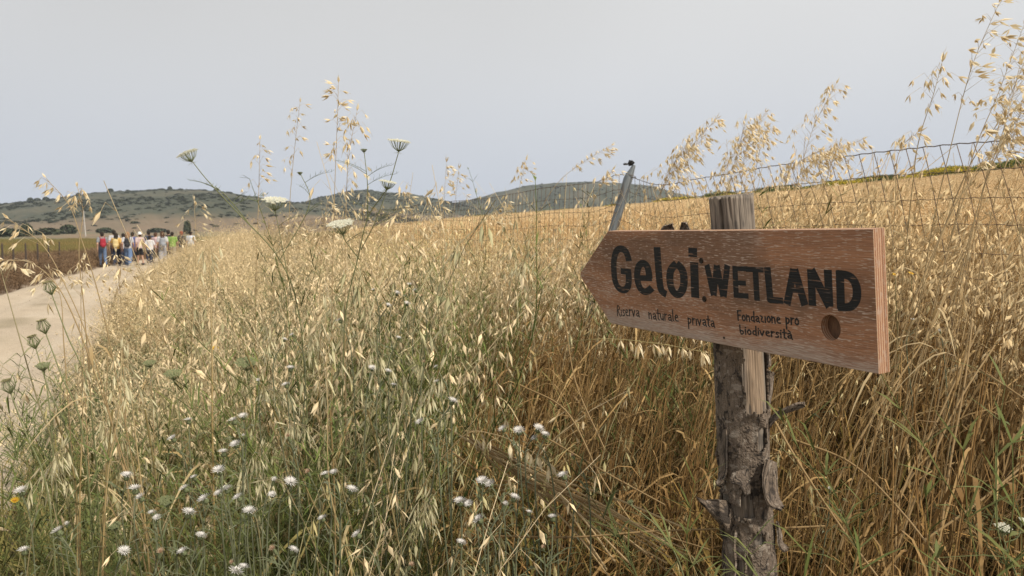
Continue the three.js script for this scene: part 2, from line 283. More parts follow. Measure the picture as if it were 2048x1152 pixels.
// a whole wild oat: culm, leaves and a loose panicle of hanging spikelets
function oat(rnd, o) {
  const g = new GB(), h = o.h * (0.88 + 0.24 * rnd()), la = rnd() * 6.28, lean = o.lean * (0.4 + rnd()), dx = Math.cos(la) * lean, dz = Math.sin(la) * lean;
  const stem = []; for (let k = 0; k <= 9; k++) { const t = k / 9; stem.push(V(dx * t * t * h + 0.01 * Math.sin(t * 7 + la), h * t * (1 - 0.10 * o.droop * t * t * t), dz * t * t * h + 0.01 * Math.cos(t * 6))); }
  g.tube(stem, o.r, o.r * 0.35, o.cs, mixc(o.cs, o.ct, 0.8));
  for (let k = 0; k < o.leaves; k++) { const t = 0.1 + 0.5 * rnd(), b = stem[Math.floor(t * 9)], u = rnd() * 6.28, L = 0.14 + 0.2 * rnd(), up = 0.4 + 0.6 * rnd(), d = V(Math.cos(u), 0, Math.sin(u)), pts = []; for (let i = 0; i <= 5; i++) { const s = i / 5; pts.push(b.clone().addScaledVector(d, L * s * (0.4 + 0.5 * s)).add(V(0, L * (up * s - (0.7 + up * 0.6) * s * s), 0))); } g.ribbon(pts, 0.004 + 0.004 * rnd(), o.cl, mixc(o.cl, STRAW, 0.4), V(-d.z, 0.15, d.x)); }
  const nodes = o.nodes, start = 1 - o.panicle;
  for (let k = 0; k < nodes; k++) {
    const t = start + (1 - start) * (k + 0.4 * rnd()) / nodes, f = Math.min(8.99, t * 9), i = Math.floor(f), b = stem[i].clone().lerp(stem[i + 1], f - i), nb = Math.max(1, Math.round((1 - k / nodes) * o.branch * (0.6 + 0.8 * rnd())));
    for (let j = 0; j < nb; j++) {
      const u = o.side === undefined ? rnd() * 6.28 : la + (rnd() - 0.5) * o.side, L = (0.02 + 0.075 * (1 - k / nodes) * rnd()) * o.spread, d = V(Math.cos(u), 0, Math.sin(u)), m = b.clone().addScaledVector(d, L * 0.6).add(V(0, L * 0.55, 0)), e = b.clone().addScaledVector(d, L).add(V(0, L * (0.5 - 0.5 * o.hang), 0));
      g.tube([b, m, e], 0.0004, 0.0003, o.cs, o.ct, 3);
      const dir = V(d.x * (1 - o.hang) + (rnd() - 0.5) * 0.5, 0.35 - 1.25 * o.hang + 0.3 * (rnd() - 0.5), d.z * (1 - o.hang) + (rnd() - 0.5) * 0.5).normalize();
      const w = rnd(), tone = 0.75 + 0.4 * rnd();
      spikelet(g, e, dir, rnd, o.len * (0.8 + 0.4 * rnd()), o.wid * (0.7 + 0.7 * rnd()), scl(o.c0, tone), scl(mixc(o.ct, o.c0, 0.4 * w), tone), rnd() < 0.7);
      if (L > 0.05 && rnd() < 0.6) spikelet(g, m, dir, rnd, o.len * 0.9, o.wid, scl(o.c0, tone), scl(o.ct, tone), false);
    }
  }
  return g.geo();
}
const rv = RNG(1234), many = (n, f) => Array.from({ length: n }, f);
const dryOats = many(9, () => oat(rv, { h: 1.02, lean: 0.26, droop: 1, r: 0.0015, cs: mixc(STRAW, OLIVE, 0.3 * rv()), ct: PALE, cl: mixc(STRAW, OLIVE, 0.3), leaves: 3, nodes: 7, branch: 3.2, panicle: 0.42, spread: 1, hang: 0.75, len: 0.026, wid: 0.0063, c0: CREAM }));
const greenOats = many(7, () => oat(rv, { h: 0.82, lean: 0.30, droop: 1.4, r: 0.0016, cs: mixc(OLIVE, GREEN, 0.5 * rv()), ct: [0.55, 0.51, 0.32], cl: mixc(GREEN, OLIVE, rv()), leaves: 4, nodes: 6, branch: 2.0, panicle: 0.45, spread: 0.9, hang: 0.95, len: 0.031, wid: 0.0050, c0: [0.37, 0.355, 0.19], side: 2.6 }));
const fieldOats = many(6, () => oat(rv, { h: 0.95, lean: 0.22, droop: 1, r: 0.0019, cs: STRAW, ct: CREAM, cl: STRAW, leaves: 2, nodes: 6, branch: 3.4, panicle: 0.38, spread: 0.9, hang: 0.7, len: 0.025, wid: 0.0075, c0: mixc(CREAM, STRAW, 0.35) }));
function herb(rnd, h, cA, cB, leafL, leafW, thin) {    // wiry branching green plant with narrow leaves
  const g = new GB();
  const grow = (p, d, L, r, depth) => {
    const pts = [p]; let q = p.clone(), v = d.clone();
    for (let i = 0; i < 5; i++) { v.add(V((rnd() - 0.5) * 0.35, 0.08, (rnd() - 0.5) * 0.35)).normalize(); q = q.clone().addScaledVector(v, L / 5); pts.push(q); }
    const c = mixc(cA, cB, rnd()); g.tube(pts, r, r * 0.5, c, c, 3);
    for (let i = 1; i < 6; i++) for (let k = 0; k < 3; k++) { const u = rnd() * 6.28, e = V(Math.cos(u), 0.3 + 0.8 * rnd(), Math.sin(u)).normalize(), ll = leafL * (0.5 + rnd()), m = pts[i].clone().addScaledVector(e, ll * 0.55), t = pts[i].clone().addScaledVector(e, ll).add(V(0, -ll * 0.25 * rnd(), 0)); g.ribbon([pts[i], m, t], leafW * (0.7 + 0.6 * rnd()), c, mixc(cA, cB, rnd()), V(-e.z, 0, e.x)); }
    if (depth) for (let k = 0; k < 2; k++) grow(pts[2 + Math.floor(rnd() * 3)], v.clone().add(V((rnd() - 0.5) * 1.3, 0.2, (rnd() - 0.5) * 1.3)).normalize(), L * 0.6, r * 0.7, depth - 1);
  };
  for (let i = 0; i < thin; i++) grow(V((rnd() - 0.5) * 0.06, 0, (rnd() - 0.5) * 0.06), V((rnd() - 0.5) * 0.6, 1, (rnd() - 0.5) * 0.6).normalize(), h * (0.6 + 0.4 * rnd()), 0.0017, 2);
  return g.geo();
}
const herbs = many(6, () => herb(rv, 0.62, GREYG, GREEN, 0.05, 0.0035, 2)), feathery = many(4, () => herb(rv, 0.55, [0.075, 0.115, 0.036], [0.12, 0.145, 0.05], 0.03, 0.0018, 3));
function strawTuft(rnd, n, h, spread, c0, c1, leafy) {  // stiff dry culms with papery leaves
  const g = new GB();
  for (let i = 0; i < n; i++) {
    const u = rnd() * 6.28, r = 0.05 * Math.sqrt(rnd()), l = spread * (rnd() + 0.2), d = V(Math.cos(u) * l, 1, Math.sin(u) * l), L = h * (0.55 + 0.5 * rnd()), b = V(Math.cos(u + 1) * r, 0, Math.sin(u + 1) * r), c = mixc(c0, c1, rnd()), k = (rnd() - 0.5) * 0.2, pts = [];
    for (let j = 0; j <= 4; j++) { const t = j / 4; pts.push(b.clone().addScaledVector(d, L * t).add(V(k * t * t * L, -0.06 * t * t * L, -k * t * t * L))); }
    g.tube(pts, 0.0021 * (0.7 + 0.6 * rnd()), 0.001, scl(c, 0.9), c, 4);
    for (let j = 0; j < leafy; j++) { const b2 = pts[1 + Math.floor(rnd() * 3)], w = rnd() * 6.28, e = V(Math.cos(w), 0, Math.sin(w)), LL = 0.1 + 0.22 * rnd(), up = rnd() * 1.2, lp = []; for (let s = 0; s <= 5; s++) { const t = s / 5; lp.push(b2.clone().addScaledVector(e, LL * t * (0.5 + 0.3 * t)).add(V(0, LL * (up * t - (up + 0.7) * t * t), 0))); } g.ribbon(lp, 0.004 + 0.006 * rnd(), scl(c, 0.85), mixc(c, CREAM, 0.3), V(-e.z, 0.2, e.x)); }
  }
  return g.geo();
}
const straws = many(7, () => strawTuft(rv, 7, 0.95, 0.16, STRAWD, STRAW, 2)), thatch = many(5, () => strawTuft(rv, 7, 0.34, 0.9, scl(STRAWD, 0.8), STRAW, 1));
const grassTuft = many(5, () => { const g = new GB(); for (let i = 0; i < 16; i++) { const u = rv() * 6.28, L = 0.25 + 0.35 * rv(), e = V(Math.cos(u), 0, Math.sin(u)), sp = 0.25 + 0.5 * rv(), pts = []; for (let s = 0; s <= 5; s++) { const t = s / 5; pts.push(V(e.x * 0.02, 0, e.z * 0.02).addScaledVector(e, L * sp * t * t).add(V(0, L * (t - 0.35 * t * t), 0))); } g.ribbon(pts, 0.005 + 0.004 * rv(), mixc(GREEN, OLIVE, rv()), mixc(OLIVE, STRAW, rv()), V(-e.z, 0.1, e.x)); } return g.geo(); });
// a square metre of ripe field seen from afar
const farPatch = many(5, () => { const g = new GB(); for (let i = 0; i < 90; i++) { const x = rv() - 0.5, z = rv() - 0.5, h = 0.55 + 0.35 * rv(), lx = (rv() - 0.5) * 0.25 + 0.08, lz = (rv() - 0.5) * 0.25, c = mixc(STRAW, CREAM, rv() * 0.7), t = V(x + lx, h, z + lz); g.ribbon([V(x, 0.05, z), V(x + lx * 0.4, h * 0.6, z + lz * 0.4), t], 0.012, scl(c, 0.8), c, V(rv() - 0.5, 0, rv() - 0.5).normalize()); for (let k = 0; k < 4; k++) { const d = V(rv() - 0.3, -0.5 + rv(), rv() - 0.5).normalize(); g.glume(t.clone().add(V((rv() - 0.5) * 0.08, -0.14 * rv(), (rv() - 0.5) * 0.08)), d, V(rv() - 0.5, rv() - 0.5, rv() - 0.5).cross(d).normalize(), 0.05, 0.018, c, mixc(c, CREAM, 0.5)); } } return g.geo(); });
const cropPatch = many(4, () => { const g = new GB(); for (let i = 0; i < 120; i++) { const x = rv() - 0.5, z = rv() - 0.5, h = 0.35 + 0.35 * rv(), c = mixc([0.10, 0.11, 0.035], [0.22, 0.175, 0.075], rv()); g.ribbon([V(x, 0, z), V(x + 0.05 * (rv() - 0.5), h * 0.6, z), V(x + 0.2 * (rv() - 0.5), h, z + 0.2 * (rv() - 0.5))], 0.03, scl(c, 0.8), c, V(rv() - 0.5, 0, rv() - 0.5).normalize()); } return g.geo(); });
const dockWeed = many(5, () => { const g = new GB(); for (let i = 0; i < 9; i++) { const u = rv() * 6.28, l = 0.35 * rv(), h = 0.6 + 0.45 * rv(), c = mixc([0.085, 0.054, 0.030], [0.19, 0.125, 0.070], rv()), b = V((rv() - 0.5) * 0.5, 0, (rv() - 0.5) * 0.5), pts = many(5, (_, k) => b.clone().add(V(Math.cos(u) * l * k * k / 16, h * k / 4, Math.sin(u) * l * k * k / 16))); g.tube(pts, 0.006, 0.003, c, c, 3); for (let k = 0; k < 26; k++) { const t = 0.2 + 0.8 * rv(), q = b.clone().lerp(pts[4], t), d = V(rv() - 0.5, rv() * 0.8, rv() - 0.5).normalize(); g.glume(q.addScaledVector(d, 0.07 * rv()), d, V(rv() - 0.5, rv() - 0.5, rv() - 0.5).cross(d).normalize(), 0.05 + 0.07 * rv(), 0.02, c, scl(c, 1.3)); } } return g.geo(); });
const mustardPatch = many(4, (_, q) => { const g = new GB(); for (let i = 0; i < 150; i++) { const x = (rv() - 0.5) * 1.4, z = (rv() - 0.5) * 1.4, h = 0.3 + 0.75 * Math.sqrt(rv()), d = V(rv() - 0.5, rv() - 0.2, rv() - 0.5).normalize(), y = q % 2 === 0 && h > 0.75 && rv() < 0.75, c = y ? [0.62, 0.46, 0.03] : mixc([0.05, 0.08, 0.02], [0.12, 0.15, 0.04], rv()); g.glume(V(x, h, z), d, V(rv() - 0.5, rv() - 0.5, rv() - 0.5).cross(d).normalize(), y ? 0.09 : 0.17, y ? 0.07 : 0.07, c, c); } return g.geo(); });


// ---- where they grow
const rs = RNG(42);
const white = (k, w = 0) => [k * (1 + w), k, k * (1 - w)];
const inView = (x, z, m = 0.12) => -z > 0.3 && Math.abs(x / -z) < 0.65 + m + 0.25 / -z;
// joins plants that grow close to the camera into one mesh of their kind
class Mass {
  constructor() { this.P = []; this.Cc = []; this.I = []; this.n = 0; this.tris = 0; }
  add(geo, o) {
    const p = geo.attributes.position, c = geo.attributes.color, m = new THREE.Matrix4(), q = new THREE.Quaternion();
    q.setFromUnitVectors(V(0, 1, 0), (o.lean || V(0, 1, 0)).clone().normalize()).multiply(new THREE.Quaternion().setFromAxisAngle(V(0, 1, 0), o.ry || 0));
    m.compose(o.p, q, typeof o.s === 'number' ? V(o.s, o.s, o.s) : o.s);
    const e = m.elements, A = p.array, P = new Float32Array(A.length), K = new Float32Array(A.length), k = o.c || [1, 1, 1], ca = c.array;
    for (let i = 0; i < A.length; i += 3) { const x = A[i], y = A[i + 1], z = A[i + 2]; P[i] = e[0] * x + e[4] * y + e[8] * z + e[12]; P[i + 1] = e[1] * x + e[5] * y + e[9] * z + e[13]; P[i + 2] = e[2] * x + e[6] * y + e[10] * z + e[14]; K[i] = ca[i] * k[0]; K[i + 1] = ca[i + 1] * k[1]; K[i + 2] = ca[i + 2] * k[2]; }
    const ix = geo.index.array, I = new Uint32Array(ix.length); for (let i = 0; i < I.length; i++) I[i] = ix[i] + this.n;
    this.P.push(P); this.Cc.push(K); this.I.push(I); this.n += A.length / 3; this.tris += I.length / 3;
  }
  geo() {
    const cat = (L, T) => { const r = new T(L.reduce((a, b) => a + b.length, 0)); let o = 0; for (const l of L) { r.set(l, o); o += l.length; } return r; };
    const g = new THREE.BufferGeometry(); g.setAttribute('position', new THREE.BufferAttribute(cat(this.P, Float32Array), 3)); g.setAttribute('color', new THREE.BufferAttribute(cat(this.Cc, Float32Array), 3)); g.setIndex(new THREE.BufferAttribute(cat(this.I, Uint32Array), 1)); g.computeVertexNormals(); return g;
  }
}
const masses = {};
const matted = (x, z) => { const d = -z, rx = x / d; return rx > -0.07 && rx < 0.27 && d < 2.05 ? lerp(0.5, 1, Math.max(sstep(1.8, 2.05, d), sstep(-0.02, -0.07, rx), sstep(0.24, 0.27, rx))) : 1; }; // where the growth lies flat in front of the sign
const grow = (key, protos, o) => (o.s *= matted(o.p.x, o.p.z), masses[key] ??= new Mass()).add(protos[Math.floor(rs() * protos.length)], o);
const stuff = (name, key, mat, label, category) => masses[key] && tag(part(named(name), masses[key].geo(), mat, scene), label, category, null, 'stuff');
const wind = (k) => V(0.16 * k + (rs() - 0.5) * 0.42, 1, -0.06 * k + (rs() - 0.5) * 0.42);
// nothing grows through the sign or across its face
const SIGN_P = V(0.44, 0, -1.42);
function blocked(x, z, h = 1) {
  const d = -z;
  if (d < 1.05) return true;
  const rx = x / d;
  if (h > 0.6 && rx > 0.05 && rx < 0.53 && d < 1.72 - (rx - 0.1) * 1.15 + 0.05) return true;
  return Math.hypot(x - SIGN_P.x, z - SIGN_P.z) < 0.10;
}
const A_NEAR = 4.6;
{ // the verge close by, between track and fence
  const area = (A_NEAR + 0.6) * 4.9;
  const each = (n, lo, hi, f) => { for (let i = 0; i < area * n; i++) { const a = lerp(-0.6, A_NEAR, rs()), lp = lerp(lo, hi, rs()), w = world(a, lp); if (inView(w.x, w.z)) f(a, lp, w); } };
  const dense = (lp, w) => Math.max(0.06 * sstep(-1.15, -0.9, lp), sstep(-0.65, 0.35, lp + 0.55 * (noise(w.x * 1.3, w.z * 1.3) - 0.5)));
  each(62, -1.15, 3.6, (a, lp, w) => { // dry oats
    const near = sstep(3.4, 1.8, a) * sstep(1.2, 0.3, lp), g = noise(w.x * 0.8 + 7, w.z * 0.8), clumpy = sstep(0.25, 0.6, noise(w.x * 2.3, w.z * 2.3, 4));
    const strawy = sstep(0.55, 1.0, lp) * sstep(3.6, 2.6, a) * sstep(2.9, 2.2, lp);
    if (rs() > dense(lp, w) * (1 - 0.68 * near) * (1 - 0.94 * strawy) * (0.35 + 0.75 * clumpy) || blocked(w.x, w.z)) return;
    grow('dry', dryOats, { p: onLand(w, -0.02), s: (0.66 + 0.30 * rs() + 0.34 * sstep(0.3, 0.7, noise(w.x * 2.6 + 9, w.z * 2.6, 14))) * (a < 1.9 ? 0.9 : 1), ry: rs() * 6.28, lean: wind(0.2 + sstep(0.6, 2.2, lp)), c: mixc(white(0.86 + 0.3 * rs(), 0.02), [0.80, 0.86, 0.6], 0.5 * sstep(0.5, 0.8, g)) });
  });
  each(70, -1.0, 2.2, (a, lp, w) => { if (rs() > dense(lp, w) * (sstep(1.5, 0.3, lp) * (0.35 + 0.65 * sstep(4.8, 2.4, a)) + 0.03) || blocked(w.x, w.z)) return; grow('green', greenOats, { p: onLand(w, -0.02), s: 0.6 + 0.3 * rs() + 0.45 * sstep(0.3, 0.7, noise(w.x * 2.4, w.z * 2.4, 17)), ry: rs() * 6.28, lean: wind(0), c: mixc(white(0.75 + 0.45 * rs()), [1.15, 1.0, 0.75], rs() * 0.8) }); });
  each(78, -0.95, 2.2, (a, lp, w) => {
    const clumpy = sstep(0.32, 0.62, noise(w.x * 2.1 + 3, w.z * 2.1, 9)); if (rs() > dense(lp, w) * (sstep(1.5, 0.55, lp) * sstep(6.5, 3.5, a) + 0.05) * (0.22 + 1.0 * clumpy) || blocked(w.x, w.z, 0.6)) return;
    const f = rs() < 0.32; grow(f ? 'feather' : 'herb', f ? feathery : herbs, { p: onLand(w, -0.02), s: (0.55 + 0.3 * rs() + 0.55 * clumpy) * (f ? 1 : 1.05), ry: rs() * 6.28, lean: wind(0), c: mixc(scl([1.08, 1.05, 0.82], 0.7 + 0.6 * rs()), [1.5, 1.15, 0.8], 0.7 * rs() ** 2) });
  });
  each(95, -0.7, 4.2, (a, lp, w) => { if (rs() > sstep(0.25, 1.1, lp) + 0.05 * sstep(-0.6, 0, lp) || blocked(w.x, w.z, lp < 0.8 ? 0.5 : 1)) return; const sh = w.z > -1.75 && lp < 0.8 ? 0.5 : 1; grow('straw', straws, { p: onLand(w, -0.02), s: (0.72 + 0.42 * rs()) * sh, ry: rs() * 6.28, lean: V(0.30 + 0.5 * (rs() - 0.5), 1, -0.1 + 0.5 * (rs() - 0.5)), c: scl(mixc([1.04, 1.0, 0.90], [0.84, 0.75, 0.61], sstep(0.35, 0.65, noise(w.x * 1.4, w.z * 1.4, 5))), 0.46 + 0.66 * rs()) }); });
  each(42, -1.0, 3.6, (a, lp, w) => { if (rs() > dense(lp, w)) return; grow('thatch', thatch, { p: onLand(w, -0.01), s: 0.7 + 0.7 * rs(), ry: rs() * 6.28, lean: V(rs() - 0.5, 1, rs() - 0.5), c: white(0.35 + 0.4 * rs(), 0.05) }); });
  each(95, -1.1, 3.4, (a, lp, w) => { if (rs() > sstep(-1.0, -0.2, lp) * (lp < 1 ? 1 : 0.6) || blocked(w.x, w.z, 0.6)) return; const dead = sstep(0.3, 1.1, lp + (rs() - 0.5)); grow('tuft', grassTuft, { p: onLand(w, -0.01), s: 0.8 + 0.7 * rs(), ry: rs() * 6.28, lean: wind(0), c: mixc(scl([0.9, 0.95, 0.8], 0.6 + 0.5 * rs()), scl([1.0, 0.80, 0.60], 0.6 + 0.6 * rs()), dead) }); });
}
for (let i = 0; i < 1700; i++) { const a = lerp(-0.4, 4.6, rs()), lp = lerp(2.0, 3.6, rs()), w = world(a, lp); if (!inView(w.x, w.z) || rs() > 0.25 + sstep(0.35, 0.65, noise(a * 1.6, lp * 1.2, 3))) continue; grow('dry', fieldOats, { p: onLand(w, -0.02), s: 1.12 + 0.08 * sstep(2, 3, a) + 0.36 * rs() + 0.26 * rs() * sstep(0.45, 0.65, noise(a * 1.6, lp * 1.2, 3)) * sstep(1.8, 2.4, a), ry: rs() * 6.28, lean: V(0.28 + 0.3 * (rs() - 0.5), 1, 0.3 * (rs() - 0.5)), c: white(0.9 + 0.25 * rs(), 0.02) }); }
for (const [px, d, sp, n, s0] of [[620, 2.25, 0.24, 34, 1.22], [690, 2.1, 0.16, 16, 1.2], [770, 2.7, 0.26, 20, 1.15], [500, 2.6, 0.22, 14, 1.12], [940, 3.3, 0.36, 24, 1.1], [1080, 3.5, 0.34, 26, 1.12], [860, 3.8, 0.36, 24, 1.12], [1010, 4.1, 0.4, 24, 1.15], [560, 3.4, 0.3, 18, 1.15], [440, 3.2, 0.2, 10, 1.05]]) for (let i = 0; i < n * 0.42; i++) { const u = rs() * 6.28, r = sp * Math.sqrt(rs()), gr = i % 5 < 2, w = V((px - 1024) / FOCAL * d + Math.cos(u) * r, 0, -d + Math.sin(u) * r); grow(gr ? 'green' : 'dry', gr ? greenOats : dryOats, { p: onLand(w, -0.02), s: (s0 + 0.30 * rs()) * (gr ? 1.25 : 1.06), ry: rs() * 6.28, lean: wind(0.3), c: white(0.8 + 0.3 * rs(), 0.02) }); if (i % 9 === 0) grow('feather', feathery, { p: onLand(w, -0.02), s: 1.5 + 0.5 * rs(), ry: rs() * 6.28, lean: wind(0), c: [1.3, 1.2, 0.95] }); }
stuff('dry_wild_oats', 'dry', vegMat, 'dense straw coloured wild oats filling the near verge', 'grass');
stuff('green_wild_oats', 'green', vegMat, 'greenish oats with narrow hanging spikelets in the verge', 'grass');
stuff('green_herbs', 'herb', vegMat, 'wiry grey green herbs low in the verge', 'herbs');
stuff('feathery_herbs', 'feather', vegMat, 'fine feathery green leaves low in the verge', 'herbs');
stuff('dry_straw', 'straw', vegMat, 'stiff brown straw standing behind the sign and by the fence', 'straw');
stuff('fallen_thatch', 'thatch', vegMatSolid, 'flattened dry thatch covering the verge soil', 'thatch');
stuff('grass_tufts', 'tuft', vegMat, 'broad bladed green and yellowing grass tufts in the verge', 'grass');

// farther off: square tiles of mixed growth, repeated with turns
function tile(rnd, size, recipe) { const m = new Mass(); for (const [n, protos, s0, s1, lean, tint] of recipe) for (let i = 0; i < n; i++) m.add(protos[Math.floor(rnd() * protos.length)], { p: V((rnd() - 0.5) * size, 0, (rnd() - 0.5) * size), s: lerp(s0, s1, rnd()), ry: rnd() * 6.28, lean: V(lean + (rnd() - 0.5) * 0.4, 1, (rnd() - 0.5) * 0.4), c: tint(rnd) }); return m.geo(); }
const rt = RNG(88), warm = (r) => white(0.85 + 0.3 * r(), 0.02), sandy = (r) => mixc(white(0.85 + 0.25 * r(), 0.02), [1.0, 0.86, 0.68], r());
const vergeTiles = many(5, () => tile(rt, 0.62, [[24, dryOats, 0.75, 1.15, 0.06, warm], [5, dryOats, 1.15, 1.5, 0.08, warm], [6, greenOats, 0.75, 1.15, 0, warm], [7, straws, 0.6, 0.95, 0.1, (r) => white(0.7 + 0.4 * r(), 0.03)], [2, herbs, 0.7, 1.2, 0, warm]]));
const greenTiles = many(4, () => tile(rt, 0.62, [[15, dryOats, 0.75, 1.2, 0.04, warm], [14, greenOats, 0.75, 1.25, 0, warm], [2, straws, 0.6, 0.9, 0.1, (r) => white(0.7 + 0.4 * r(), 0.03)], [7, herbs, 0.8, 1.3, 0, warm], [4, feathery, 0.8, 1.2, 0, warm]]));
const fieldTiles = many(5, () => tile(rt, 0.62, [[28, fieldOats, 0.74, 1.04, 0.14, sandy], [2, fieldOats, 1.05, 1.3, 0.2, sandy], [7, straws, 0.6, 0.9, 0.14, (r) => white(0.8 + 0.4 * r(), 0.02)]]));
const sets = {};
const put = (key, protos, o) => (sets[key] ??= protos.map(() => []))[Math.floor(rs() * protos.length)].push(o);
const turn4 = () => Math.floor(rs() * 4) * Math.PI / 2 + (rs() - 0.5) * 0.5;
for (let a = A_NEAR; a < 64; a += 0.5 + a * 0.006) for (let lp = -0.45; lp < FENCE + 0.3; lp += 0.52) {
  const w = world(a + (rs() - 0.5) * 0.25, lp + (rs() - 0.5) * 0.25); if (!inView(w.x, w.z)) continue;
  const leafy = sstep(11, 5, a) * sstep(1.6, 0.6, lp) > rs() * 0.9 + 0.05; put(leafy ? 'vergeg' : 'verge', leafy ? greenTiles : vergeTiles, { p: onLand(w, -0.02), s: V(1.05, (0.84 + 0.24 * rs()) * lerp(0.5, 1, sstep(-0.6, 0.9, lp)), 1.05), ry: turn4(), c: mixc(scl(mixc([1.02, 1, 0.96], [0.70, 0.66, 0.56], sstep(0.42, 0.68, fbm(w.x * 0.55 + 4, w.z * 0.55, 6, 3))), 0.85 + 0.25 * rs()), [0.78, 0.88, 0.62], 0.6 * sstep(0.5, 0.75, noise(w.x * 0.5, w.z * 0.5)) * sstep(14, 5, a)) });
}
for (let a = -3; a < 26; a += 0.5) for (let t = 0.35; t < 9 + 0.3 * Math.max(0, a); t += 0.5 + 0.03 * t) {
  const w = world(a + (rs() - 0.5) * 0.25, FENCE + t + (rs() - 0.5) * 0.2); if (!inView(w.x, w.z) || (a < A_NEAR && t < 0.9)) continue;
  put('field', fieldTiles, { p: onLand(w, -0.02), s: V(1.05, 0.9 + 0.16 * rs(), 1.05), ry: (rs() - 0.5) * 0.8, c: mixc(white(0.95 + 0.12 * rs()), [1.0, 0.9, 0.78], sstep(2, 9, t)) });
}
for (let i = 0; i < 15000; i++) {
  const d = 6 + 84 * Math.sqrt(rs()), px = lerp(420, 2200, rs()), x = (px - 1024) / FOCAL * d, w = V(x, 0, -d), a = along(x, -d), t = across(x, -d) - bend(a) - FENCE;
  if (t < 8 || d > 82 + 5 * noise(px * 0.01, 3)) continue;
  put('far', farPatch, { p: onLand(w, -0.05), s: V(1.3, 0.8 + 0.25 * rs(), 1.3), ry: rs() * 6.28, c: mixc([1.22, 1.22, 1.28], [1.12, 1.06, 1.02], fbm(x * 0.08, d * 0.05)) });
}
for (let i = 0; i < 4200; i++) { // mustard and hedge along the far edge of the field
  const px = lerp(380, 2250, rs()), d = 84 + 9 * rs() + 4 * noise(px * 0.01, 3), x = (px - 1024) / FOCAL * d, w = V(x, 0, -d), yel = sstep(1060, 1250, px) * (0.35 + 0.65 * sstep(0.4, 0.55, noise(px * 0.013, 8)));
  const L = sets.must ??= mustardPatch.map(() => []); L[(rs() < yel ? 0 : 1) + 2 * Math.floor(rs() * 2)].push({ p: onLand(w, -0.1), s: V(1.1, (0.62 + 0.7 * rs() * noise(px * 0.03, 1)) * lerp(0.75, 1.3, sstep(1000, 1900, px)), 1.1), ry: rs() * 6.28, c: white(0.8 + 0.4 * rs()) });
}
for (let i = 0; i < 2200; i++) { const a = 6 + 84 * rs(), lp = ROAD_L - 0.1 - 3.4 * rs(), w = world(a, lp); put('dock', dockWeed, { p: onLand(w, -0.03), s: V(1, 0.42 + 0.36 * rs() * noise(a * 0.4, lp) + 0.15 * sstep(ROAD_L, ROAD_L - 1.6, lp), 1), ry: rs() * 6.28, c: white(0.8 + 0.5 * rs(), 0.03) }); }
for (let i = 0; i < 7000; i++) { const a = 8 + 130 * Math.sqrt(rs()), lp = ROAD_L - 3.3 - 60 * rs() ** 1.4, w = world(a, lp); if (!inView(w.x, w.z)) continue; put('crop', cropPatch, { p: onLand(w, -0.03), s: V(1.3, 0.95 + 0.4 * rs(), 1.3), ry: rs() * 6.28, c: mixc([0.9, 1, 0.8], [1.4, 1.1, 0.9], noise(w.x * 0.06, w.z * 0.06)) }); }
function finish(key, name, protos, mat, label, category) { const g = thing(name, label, category, null, null, 'stuff'); sets[key].forEach((l, i) => l.length && instanced(g, name + '_clump', protos[i], mat, l)); }
finish('verge', 'far_verge_oats', vergeTiles, vegMatSolid, 'golden wild oats lining the track into the distance', 'grass');
finish('vergeg', 'green_verge_growth', greenTiles, vegMatSolid, 'mixed oats and green weeds along the track side of the verge', 'grass');
finish('field', 'field_oats', fieldTiles, vegMatSolid, 'golden oats standing just beyond the wire fence', 'grass');
finish('far', 'ripe_field', farPatch, vegMatSolid, 'ripe tan grain field stretching up beyond the fence', 'field');
finish('must', 'mustard_strip', mustardPatch, vegMatSolid, 'yellow mustard and green weeds along the far field edge', 'weeds');
finish('dock', 'dead_dock_weeds', dockWeed, vegMatSolid, 'dark brown dead weeds along the left edge of the track', 'weeds');
finish('crop', 'green_crop', cropPatch, vegMatSolid, 'yellow green crop on the plain left of the track', 'crop');

